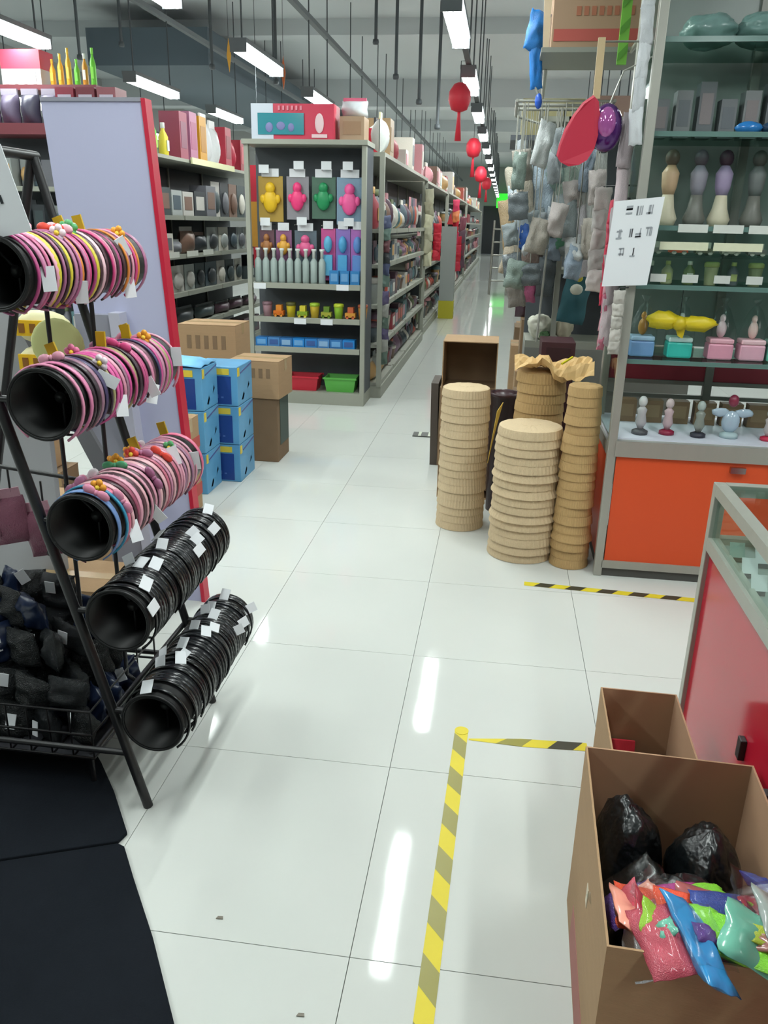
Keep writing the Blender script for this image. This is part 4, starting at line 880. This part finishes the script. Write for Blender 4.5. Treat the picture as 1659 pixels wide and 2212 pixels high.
M().tube([(0, 0, .04), (0, 0, .162)], .002, 4).build('thread', BLACKM, tt)
def fig(x, z, h, cb, ch, label, y=3.6, base='7a1c30', kind=0):
    tt = thing0('figurine', (x, y, z), label, 'figurine', 'figurines in the cabinet')
    M().lathe([(h*.2, 0), (h*.2, h*.08), (h*.12, h*.12)], 12).build('foot', P(base), tt)
    if kind == 0: M().lathe([(h*.06, h*.12), (h*.14, h*.3), (h*.1, h*.5), (h*.13, h*.62), (h*.05, h*.7)], 12).build('body', P(cb, .2), tt)
    else:
        b = M().ball((0, 0, h*.35), h*.2, h*.12, h*.25, 12, 8)
        for s_ in (-1, 1): b.ball((s_*h*.25, 0, h*.55), h*.2, h*.05, h*.1, 10, 6, jit=.1, seed=3)
        b.build('body', mat('crystal_'+cb, cb, .08, spec=.8), tt)
    M().ball((0, 0, h*.82), h*.11, h*.11, h*.14, 10, 8).build('head', P(ch, .3), tt)
for k, (x, h, cb, ch, bs, kd, l) in enumerate([(.63, .17, 'b0aeb0', 'c8c8c8', '4c4c50', 0, 'grey crystal figurine, leftmost on the white shelf'), (.745, .16, 'c0a8ac', 'c8b8b8', '8a1c3c', 0, 'pinkish crystal figurine on a dark red foot on the white shelf'), (.87, .16, '8a9088', 'a8b4b0', '2c2c38', 0, 'grey-green crystal figurine with dark foot on the white shelf'),
                                              (1.0, .19, 'a8bccc', '8a3048', 'a8bcc0', 1, 'large pale blue winged crystal figurine on the white shelf'), (1.15, .14, 'b8b0b0', 'c0c8c8', 'b82848', 0, 'small crystal figurine on a red foot near right edge'), (1.27, .15, '9aa0a0', 'b0b8b8', '6c7070', 0, 'grey crystal figurine beyond the picture edge')]):
    fig(x, .623, h, cb, ch, l, y=3.52+.02*(k % 2), base=bs, kind=kd)
for k in range(6): item('box', (.6+k*.115, 3.78, .623), (.09, .06, .1), '7a6248', '8a7458', 'brown gift box behind the crystal figurines, %s from the left' % ORD[k], 'gift boxes on the white shelf')
rg = random.Random(61)
for k in range(8):
    c0, c1 = rg.choice(['6a7470', '8a9070', 'a8ac88', '5c6468', 'b84a3c', '6c7a50']), rg.choice(['c8ccc0', 'a8b070', '8a8e8c'])
    item(rg.choice(['tub', 'bottle']), (.58+k*.085, 3.56, 1.241), (.06, .06, .09), c0, c1, 'small grey-green ornament on the glass shelf above the yellow bow, %s from the left' % ORD[k], 'small ornaments in the cabinet', cat='ornament')
for k in range(5): item('toy', (.6+k*.1, 3.58, 1.356), (.07, .07, .05), ['8a8c84', 'c85a38', '6c6e5a', 'a8a494', '7a7c78'][k], 'b8b8ac', 'low ornament on the dark tray, %s from the left' % ORD[k], 'low ornaments on the dark tray', cat='ornament')
for k, (x, cb, ch, l) in enumerate([(.64, 'c8a888', '5c5044', 'doll figurine with cream skirt, leftmost on the upper glass shelf'), (.75, '8c8894', '504850', 'grey doll figurine on the upper glass shelf'), (.845, 'a090b0', '3c2434', 'doll figurine with lavender dress and dark hair'), (.97, '6c7070', '4c4c48', 'grey doll figurine right of the lavender one'), (1.09, 'b09048', '7a6a3c', 'golden doll figurine near the right edge of the cabinet')]):
    tt = thing0('doll_figurine', (x, 3.62, 1.461), l, 'figurine', 'doll figurines in the cabinet')
    M().lathe([(.035, 0), (.045, .03), (.03, .07), (.022, .12)], 14).build('skirt', P('c8c0a8' if k in (0, 2) else '6c6c66'), tt)
    M().lathe([(.022, .12), (.03, .15), (.034, .2), (.015, .23)], 12).build('dress', P(cb), tt)
    M().ball((0, 0, .255), .028, .028, .032, 12, 8).build('hair', P(ch), tt)
for k in range(7):
    item('box', (.58+k*.085, 3.7, 1.791), (.06, .08, .14+.03*(k % 3)), ['6a6c70', '787a7c', '5c6064'][k % 3], ['7c7274', '60646a'][k % 2], 'dim grey boxed ornament on the high glass shelf, %s from the left' % ORD[k], 'boxed ornaments on the high shelf')
for k, (x, c, l) in enumerate([(.88, '2c74b8', 'bright blue film packet on the high shelf edge'), (.97, '28405c', 'dark blue film packet on the high shelf edge'), (1.05, 'c0502c', 'orange film packet on the high shelf edge'), (1.13, 'c8a040', 'golden film packet on the high shelf edge')]):
    M().ball((0, 0, 0), .05, .03, .022, 12, 8, jit=.1, seed=k).build('film_packet', mat('film_'+c, c, .2), label=l, cat='packet', group='film packets on the high shelf', o=(0, 0, 0)).location = (x, 3.5, 1.813)
for k in range(4):
    blob('wrapped_bundle', (.72+k*.2, 3.66, 2.16), (.11, .1, .06), mat('teal_grey_film', '6c8a86', .3, bump=.4, bscale=20), 'teal-grey film bundle on the topmost glass shelf, %s from the left' % ORD[k], 'bundle', 70+k, group='bundles on the topmost shelf')
# sign on the cabinet post
sg = sheet('white_notice', 'white notice with three rows of dark characters taped to the cabinet post', [(.405, 3.37, 1.545), (.585, 3.37, 1.565), (.56, 3.37, 1.245), (.39, 3.37, 1.235)],
      [(.13, [.33, .54, .75], .13), (.38, [.2, .4, .6, .8], .12), (.6, [.3, .55], .11)], mk='9a9ea4')
M().box(.495, 3.372, 1.48, .52, 3.4, 1.52).build('tape', P('c8ccd0'), sg)

# ------------------------------------------------------------------ right shelving run beyond the cabinet
RZ = [.15, .5, .82, 1.2, 1.55]
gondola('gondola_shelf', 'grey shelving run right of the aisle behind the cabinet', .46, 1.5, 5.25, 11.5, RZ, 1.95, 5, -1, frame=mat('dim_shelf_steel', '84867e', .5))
stock(.48, 5.35, 11.4, RZ, -1, 14, 'near run right of aisle', 'goods on the right shelving run', seed=41, ztop=1.85, pal=['6f7076', 'b9b6b0', '4c5a63', 'a2a8a6', '34383c', 'd3cfc4', '3f4a4c', '597a80', '7a5f52', '8a6f86'])
gondola('gondola_shelf', 'second grey shelving run right of the aisle', .46, 1.5, 11.8, 20, [.15, .6, 1.1, 1.5], 1.95, 5, -1)
stock(.48, 11.9, 19.8, [.15, .6, 1.1, 1.5], -1, 10, 'second run right of aisle', 'goods on the second right run', seed=42, ztop=1.85)
gondola('gondola_shelf', 'farthest grey shelving run right of the aisle', .3, 1.4, 20.5, 40, [.15, .6, 1.1, 1.5], 1.95, 5, -1)
stock(.32, 20.6, 39.8, [.15, .6, 1.1, 1.5], -1, 9, 'farthest run right of aisle', 'goods on the farthest right run', seed=43, ztop=1.85)
topstock(.48, 1.0, 6.2, 11.4, 1.95, 9, 'the right run', 51, (.2, .45), pal=TP)
topstock(.48, 1.0, 11.9, 19.8, 1.95, 9, 'the second right run', 52, (.2, .5), pal=TP)
topstock(.32, .9, 20.6, 39.8, 1.95, 8, 'the farthest right run', 53, (.2, .5), pal=TP)
# end cap with table shelf facing the entrance
ENDR = t = thing('end_cap_shelf', (.6, 5.0, 0), 'grey end cap shelf right of the aisle between cartons and cabinet', 'shelf unit')
M().box(.16, 4.82, 0, 1.1, 5.22, .79).build('base', mat('grey_metal_base', '80827c', .5), t)
M().box(.16, 4.82, .79, 1.1, 5.22, .83).build('shelf', STEEL, t)
M().box(.16, 5.19, .83, 1.1, 5.22, 2.0).build('back_panel', STEELD, t)
M().box(.2, 4.85, 1.2, 1.1, 5.19, 1.225).build('shelf', STEEL, t)
M().box(.3, 4.83, .83, .33, 4.86, 2.0).build('upright', STEEL, t)
M().box(.16, 4.83, 1.975, 1.1, 5.19, 2.0).build('top_shelf', STEEL, t)
def cloth(name, c, r, col, label, cat, seed, sub=2, grp=None): return blob(name, c, r, mat('soft_'+col, col, .6, bump=.5, bscale=25), label, cat, seed, .16, grp)
cloth('cream_plush', (.24, 4.9, .905), (.07, .07, .07), 'd8d8c8', 'cream plush toy at the left of the right end cap shelf', 'plush', 81)
cloth('cream_plush', (.37, 4.9, .91), (.06, .06, .075), 'c8c0a8', 'beige plush toy beside the cream one on the end cap', 'plush', 82)
cloth('green_sprig', (.27, 4.84, .86), (.03, .02, .025), '3c5c34', 'dark green leafy sprig between the plush toys', 'sprig', 83)
# teal bag hanging
tt = thing0('teal_bag', (.41, 4.72, 1.0), 'teal cloth bag with white patch hanging by the end cap upright', 'bag')
inst(CR[2], 'body', (0, 0, .08), [mat('teal_cloth', '2c5c64', .7)], (0, .15, .2), (.15, .08, .27), parent=tt)
M().ball((.0, -.036, .13), .035, .012, .03, 10, 6).build('white_patch', P('c8c8b8'), tt); M().ball((.01, -.034, .19), .02, .012, .02, 8, 6).build('yellow_patch', P('c8b83c'), tt)
M().tube([(0, 0, .2), (0, .03, .6), (0, .12, .6)], .004, 5).build('strap', BLACKM, tt)
# bags of hanging goods around the end cap
HG = [(.10, 4.75, 1.52, .075, .16, 'b8c4cc', 'pale clear bag'), (.17, 4.7, 1.62, .08, .16, 'a8b8c4', 'pale blue-grey bag'), (.23, 4.75, 1.68, .08, .18, '90a8a0', 'pale green-grey bag'), (.31, 4.7, 1.72, .09, .2, 'a8b8ac', 'light sage bag'), (.37, 4.75, 1.5, .07, .2, '5c9478', 'green bag'),
      (.11, 4.72, 1.40, .045, .09, '2c5ca8', 'deep blue bag'), (.27, 4.68, 1.48, .04, .1, '7c84c4', 'violet-blue bag'), (.06, 4.8, 1.3, .06, .12, 'a89c88', 'beige bag'), (.16, 4.7, 1.29, .06, .13, '7a6a62', 'brown bag'), (.14, 4.65, 1.14, .05, .1, 'c86a94', 'pink bag'), (.18, 4.66, 1.22, .07, .06, 'c0b8cc', 'pale lilac bag'),
      (.07, 4.9, 1.62, .07, .15, 'b0a898', 'taupe bag'), (.08, 4.9, 1.15, .05, .14, '8a8680', 'grey-brown bag'), (.44, 4.6, 1.55, .07, .28, 'a4a8a4', 'grey-white packet'), (.40, 4.55, 1.38, .05, .2, 'c0bcc0', 'grey-pink packet'), (.02, 5.0, 1.45, .05, .15, 'a08a6a', 'tan bag')]
rg = random.Random(17)
HC = [('a8b0b4', 'light grey'), ('8c9698', 'grey'), ('c4c8c8', 'whitish'), ('7c8c84', 'grey-green'), ('94a4b4', 'grey-blue'), ('a09a90', 'warm grey'), ('5c6468', 'dark grey'), ('b4aca8', 'beige-grey')]
for k in range(34):
    c, nm = HC[k % 8]; HG.append((rg.uniform(.03, .44), rg.choice([4.42, 4.57, 4.72]), rg.uniform(1.18, 1.85)-.0, rg.uniform(.03, .055), rg.uniform(.06, .12), c, 'small %s film' % nm + ' packet, %s of its colour,' % ORD[k//8]))
for k, (x, y, z, rx, rz_, c, nm) in enumerate(HG):
    y = min((4.42, 4.57, 4.72), key=lambda q: abs(q-y)); x = max(x, .03)
    tt = thing0('hanging_bag', (x, y, z), '%s hanging at the right end cap' % nm, 'bag', 'bags hanging at the right end cap')
    inst(CR[k % 8], 'pouch', (0, 0, 0), [mat('film_'+c, c, .22, noise=.2, nscale=30, bump=.6, bscale=30)], (0, random.uniform(-.25, .25), random.uniform(-.6, .6)), (rx*2.1, .09, rz_*1.8), parent=tt)
    M().tube([(0, 0, rz_*.75), (0, 0, 2.02-z)], .003, 4).build('cord', ALU, tt)
t = ENDR
M().tube([(.02, 4.72, 2.02), (.48, 4.72, 2.02)], .008, 6).build('rail', ALU, t); M().tube([(.02, 4.40, 2.02), (.02, 5.0, 2.02), (.17, 5.1, 1.99)], .008, 6).build('rail', ALU, t); M().tube([(.48, 4.40, 2.02), (.48, 5.1, 1.99)], .008, 6).build('rail', ALU, t)
M().tube([(.02, 4.42, 2.02), (.48, 4.42, 2.02)], .006, 6).build('rail', ALU, t); M().tube([(.02, 4.57, 2.02), (.48, 4.57, 2.02)], .008, 6).build('rail', ALU, t)
M().tube([(.255, 4.72, 1.9), (.215, 4.62, .85)], .006, 6).build('leaning_rod', ALU, t); M().tube([(.255, 4.72, 1.9), (.255, 4.75, 2.02)], .005, 5).build('rod', ALU, t)
# pink and white packets hanging on the side of the cabinet
rg = random.Random(90)
for k, (x, y, z1, z0, w_, cc, l) in enumerate([(.455, 3.42, 2.3, 1.75, .05, ['d4d8dc', 'c8ccd0'], 'white film strip hanging highest on the cabinet post'), (.44, 3.5, 1.85, 1.0, .06, ['a89ca0', 'c8b8bc', 'b0a8ac'], 'greyish pink packet strip on the cabinet side'), (.425, 3.6, 1.55, 1.15, .03, ['c8304c', 'b83850'], 'crimson ribbon strip on the cabinet side'),
                                               (.425, 3.5, 1.35, .98, .03, ['b8687c', 'c8909c'], 'rose strip below the crimson one'), (.46, 3.37, 1.22, .98, .045, ['b8b4ac', 'c4c0b8'], 'cream gauze strip below the white notice'), (.39, 3.66, 1.6, 1.2, .07, ['b8b0ac', 'a8a4a0'], 'wide grey gauze packet beside the crimson ribbon')]):
    strip(x, y, z1, z0, w_, cc, l, n=5)
# red fan and purple balloon
tt = thing('cloth_fan', (.26, 3.45, 1.8), 'round red cloth fan with a wooden stick beside the cabinet', 'fan')
pts = [(.298, 1.905), (.262, 1.88), (.232, 1.84), (.205, 1.79), (.190, 1.74), (.183, 1.70), (.195, 1.682), (.225, 1.668), (.262, 1.672), (.292, 1.69), (.315, 1.73), (.325, 1.78), (.325, 1.84), (.315, 1.89)]
M().slab([(a, 3.42+.01*math.sin(a*40), b) for a, b in pts], -.014).build('leaf', mat('red_cloth', 'b8203c', .6), tt)
M().box(.292, 3.425, 1.9, .318, 3.44, 2.1).build('stick', P('c0aa84'), tt)
M().tube([(.305, 3.435, 2.09), (.31, 3.5, 2.1), (.5, 3.5, 2.1)], .004, 5).build('hook', ALU, tt)
tt = thing('purple_balloon', (.36, 3.5, 1.8), 'shiny purple and pink foil balloon with white glints beside the fan', 'balloon')
M().ball((.355, 3.46, 1.805), .06, .045, .085, 18, 12).build('skin', mat('purple_foil', '4c1c64', .12, metal=.3, coat=.6), tt)
M().ball((.352, 3.432, 1.82), .035, .03, .055, 14, 10).build('pink_front', mat('pink_foil', 'a8589c', .12, metal=.2, coat=.6), tt)
M().tube([(.36, 3.46, 1.89), (.4, 3.48, 2.0), (.5, 3.5, 2.05)], .003, 5).build('string', ALU, tt)
# high boxes on a board over the hanging goods
t = thing('overhead_board', (.35, 4.4, 2.2), 'board shelf high at right carrying the printed brown carton', 'shelf')
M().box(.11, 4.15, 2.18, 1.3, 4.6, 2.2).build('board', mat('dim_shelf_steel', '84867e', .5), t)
for x in (.15, 1.2): M().tube([(x, 4.58, 2.185), (x, 4.86, 1.99)], .01, 6).build('bracket', ALU, t)
M().tube([(.5, 3.9, 2.185), (.5, 4.16, 2.185)], .01, 6).build('bracket', ALU, t)
def rprint(t, a, b, h):
    M().box(-a*.95, -b-.002, h*.08, a*.98, -b, h*.2).build('red_stripe', mat('dull_red_print', 'a85048', .8), t)
    s = M()
    for k in range(8): s.box(-a*.5+k*a*.16, -b-.002, h*.33, -a*.4+k*a*.16, -b, h*.42)
    s.build('red_lettering', mat('faded_red_lettering', '9a6048', .8), t)
carton('printed_carton', .15, 4.2, .56, 4.6, 2.2, 2.6, 'large brown carton with red print high at right', mat('brown_cardboard_print', '9c8068', .85), mark=rprint, tape=False)
M().slab([(.12, 4.3, 2.2), (.145, 4.3, 2.2), (.145, 4.3, 2.62), (.10, 4.3, 2.62)], .012).build('carton_flap', P('b8ac94'), label='pale upright cardboard flap beside the high printed carton', cat='flap', o=(.13, 4.3, 2.2))
tt = thing0('blue_balloon', (.09, 4.35, 2.27), 'bright blue film bundle hanging left of the high carton', 'bundle')
inst(CR[1], 'film', (0, 0, .03), [mat('blue_film', '1f78c8', .25, noise=.2, bump=.4)], (0, .2, .4), (.10, .08, .17), parent=tt); inst(CR[6], 'film', (.005, 0, -.11), [mat('blue_film', '1f78c8', .25)], (0, -.1, .2), (.06, .05, .2), parent=tt)
M().ball((.03, 0, -.26), .018, .015, .035, 8, 6).build('tail', mat('deep_blue_film', '2c58b8', .3), tt)
M().tube([(.01, 0, -.2), (.03, 0, -.24)], .006, 5).build('string', ALU, tt)
item('box', (.50, 4.3, 2.0), (.01, .01, .01), '5cb03c', '4c9a30', 'x', None) if 0 else None
tt = thing('green_strip', (.46, 4.1, 2.3), 'narrow bright green diagonal-striped panel beside the high carton', 'panel')
M().box(.435, 4.08, 2.12, .475, 4.1, 2.75).build('panel', mat('green_panel', '6cae3c', .5), tt)
for k in range(6): M().slab([(.435, 4.078, 2.13+k*.1), (.475, 4.078, 2.17+k*.1), (.475, 4.078, 2.20+k*.1), (.435, 4.078, 2.16+k*.1)], .001).build('stripe', mat('green_panel_dark', '4f8c2c', .5), tt)
M().tube([(.46, 4.1, 2.21), (.46, 4.17, 2.19)], .006, 5).build('bracket', ALU, tt)
carton('brown_carton', .06, 5.4, .42, 5.9, 1.96, 2.16, 'olive brown carton on top at the front of the right run', mat('olive_carton', '8a8460', .8), tape=False)
M().box(.0, 5.35, 1.93, .5, 6.0, 1.958).build('outrigger_board', STEELD, label='dark board holding the olive carton over the aisle', cat='board', o=(.3, 5.6, 1.94))
# floor goods behind the baskets
tt = thing0('tipped_carton', (-.135, 4.5, 0), 'tall brown carton standing open towards the viewer behind the bamboo stack', 'box')
a, b, h, th = .145, .14, .87, .005
M().box(-a, -b, 0, a, b, th).build('bottom', CARD, tt); M().box(-a, -b, th, -a+th, b, h).build('left_wall', CARD, tt); M().box(a-th, -b, th, a, b, h).build('right_wall', CARD, tt)
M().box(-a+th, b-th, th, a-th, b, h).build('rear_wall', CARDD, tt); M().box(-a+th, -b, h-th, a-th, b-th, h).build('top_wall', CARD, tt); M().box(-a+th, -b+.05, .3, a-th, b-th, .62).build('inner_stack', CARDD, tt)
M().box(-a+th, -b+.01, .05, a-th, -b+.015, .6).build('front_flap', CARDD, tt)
def bin_(x, y, w_, d_, z0, h, c, label):
    tt = thing0('plastic_bin', (x, y, z0), label, 'bin')
    n = 20; M().lathe([(w_*.42, 0), (w_*.5, h-.02), (w_*.53, h-.02), (w_*.53, h), (w_*.46, h), (w_*.46, h-.03)], n, sy=d_/w_).build('body', mat('maroon_plastic_'+c, c, .35), tt)
    M().ball((0, 0, h-.015), w_*.42, d_*.42, .03, 12, 6).build('lid', mat('maroon_plastic_'+c, c, .35), tt)
bin_(.06, 4.22, .15, .15, 0, .64, '3a2428', 'dark maroon round bin between the bamboo stacks')
carton('maroon_box', .235, 4.28, .40, 4.55, 0, .76, 'tall dark maroon box behind the bamboo baskets', mat('maroon_card', '3c2026', .5), tape=False)
item('box', (.315, 4.42, .762), (.17, .25, .13), '4a2a30', '3a2026', 'dark maroon box on top behind the bamboo baskets', None)
tt = thing('leaning_board', (-.34, 5.1, 0), 'dark brown folded board leaning left behind the first bamboo stack', 'board')
M().box(-.375, 5.0, 0, -.33, 5.3, .52, shear=(-.02, .03)).build('board', mat('dark_brown_board', '4c423a', .7), tt)
M().box(-.33, 5.0, 0, -.31, 5.3, .50).build('fold', CARDD, tt)
for k, (x0, y0_, x1, y1_, z0, z1) in enumerate([(.15, 6.2, .43, 6.6, 0, .42), (.17, 6.2, .43, 6.55, .422, .8), (.12, 7.0, .42, 7.4, 0, .5), (.16, 7.9, .44, 8.3, 0, .55), (.2, 9.0, .44, 9.4, 0, .45), (.14, 5.6, .4, 5.95, 0, .35)]):
    carton('brown_carton', x0, y0_, x1, y1_, z0, z1, 'brown carton standing along the right run, %s counted from the end cap' % ORD[k], [CARD, CARDD][k % 2])
item('bag', (.18, 6.4, .801), (.12, .15, .3), '3c2430', '4c3440', 'dark maroon bag on the brown cartons by the right run', None)
item('bag', (.1, 5.35, 0), (.16, .14, .4), 'c8b48c', 'b89c74', 'beige sack standing before the right run', None)
item('box', (.2, 4.68, 0), (.1, .16, .3), '3c4c9a', '5a68a8', 'small blue box on the floor behind the maroon box', None)

# ------------------------------------------------------------------ bamboo basket stacks
def basket_mesh(r, pitch, flare, closed, seed):
    rg = random.Random(seed); n = 96; b = M(); vs, fs = [], []
    prof = [(r*.985, 0, 0), (r*(1+flare), 0.002, 1), (r*(1+flare*.6), pitch*.35, 1), (r*.99, pitch*.8, 1), (r*.975, pitch*1.02, 1)]
    for q, (rr, z, w_) in enumerate(prof):
        for i in range(n):
            rib = .0065*w_*(1 if i % 2 else -1); a = 2*PI*i/n; vs.append(((rr+rib)*math.cos(a), (rr+rib)*math.sin(a), z))
    for q in range(len(prof)-1):
        for i in range(n): fs.append((q*n+i, q*n+(i+1) % n, (q+1)*n+(i+1) % n, (q+1)*n+i))
    k = len(prof)
    if closed:
        o = len(vs)
        for j, (rr, z) in enumerate([(r*.9, pitch*1.12), (r*.6, pitch*1.2), (r*.3, pitch*1.23)]):
            for i in range(n): a = 2*PI*i/n; vs.append((rr*math.cos(a), rr*math.sin(a), z+(.0012 if (i//4+j) % 2 else 0)))
        for q in range(k-1, k+2):
            for i in range(n): fs.append((q*n+i, q*n+(i+1) % n, (q+1)*n+(i+1) % n, (q+1)*n+i))
        fs.append(tuple((k+2)*n+i for i in range(n)))
    else: fs.append(tuple((k-1)*n+i for i in range(n)))
    b.add(vs, fs, 0, False); me = b.mesh('woven_basket'); me.materials.append(BAMBOO); return me
def stack(x, y, r, h, n, where, m, wob=.004, flares=None, top=True, seed=1, r1=None):
    rg = random.Random(seed); pitch = h/n; A = [basket_mesh(1, pitch, f, False, 1) for f in (.02, .045, .09)]; B = basket_mesh(1, pitch, .02, True, 1)
    # rebuilt at true radius: scale x,y only
    for k in range(n):
        rr = r+((r1 or r)-r)*k/(n-1)+rg.uniform(-.002, .002); last = k == n-1 and top
        fi = 2 if flares and k in flares else (1 if rg.random() < .4 and flares else 0)
        o = inst(B if last else A[fi], 'woven_basket', (x+rg.uniform(-wob, wob), y+rg.uniform(-wob, wob), k*pitch), [m], (0, 0, rg.uniform(0, 6)), (rr, rr, 1),
                 label='upturned woven bamboo basket, %s from the floor in the %s' % (ORD[k], where), cat='basket', group='bamboo baskets in the '+where)
for mfix in (0,): pass
stack(-.13, 3.95, .117, .705, 18, 'tall left stack', BAMBOO, .0015, seed=2)
stack(.172, 3.62, .152, .61, 16, 'wide front stack', BAMBOO, .004, flares=(5, 8, 10), seed=3, r1=.143)
stack(.39, 3.53, .085, .815, 20, 'slender stack by the cabinet', BAMBOO2, .003, flares=(3,), seed=4, r1=.072)
stack(.225, 3.95, .115, .8, 17, 'golden rear stack', BAMBOO2, .003, seed=5)
M().lathe([(.09, 0), (.09, .001)], 24, (.39, 3.53, .0005)).build('dark_rim', BLACKM, label='x', cat='x') if 0 else None
# crumpled wrapping paper over the rear stacks
b = M(); vs = []; n, m_ = 18, 10; rg = random.Random(77)
for i in range(n+1):
    for j in range(m_+1):
        u, v = i/n, j/m_; x = .09+.36*u; y = 3.80+.22*v+.015*math.sin(9*u)
        z = .835+.02*math.sin(7*u+2*v)+.02*math.sin(13*v+5*u)+rg.uniform(-.008, .008)+(.03 if .3 < u < .45 else 0)
        if v < .12: z -= .018
        vs.append((x, y, z))
b.add(vs, [(i*(m_+1)+j, (i+1)*(m_+1)+j, (i+1)*(m_+1)+j+1, i*(m_+1)+j+1) for i in range(n) for j in range(m_)], 0, False)
o = b.build('wrapping_paper', mat('tan_wrapping_paper', 'd0ac74', .7, bump=.4, bscale=20), label='crumpled tan wrapping paper lying over the golden rear basket stack', cat='paper', o=(.27, 3.9, .82))
o.modifiers.new('s', 'SOLIDIFY').thickness = .002
M().tube([(.30, 3.80, .862), (.35, 3.86, .885)], .006, 6).build('yellow_cord', P('d8c818'), parent=o)
tt = thing0('yellow_wrap', (.005, 4.0, .45), 'torn yellow wrapper beside the tall left bamboo stack', 'wrapper')
M().slab([(-.01, -.12, -.1), (.02, -.12, .16), (.045, -.1, .2), (.02, -.1, .08)], .004).build('sheet', P('c8a84c'), tt)

# drop the helper property, keep the report clean
for ob in bpy.data.objects:
    if '_o' in ob: del ob['_o']
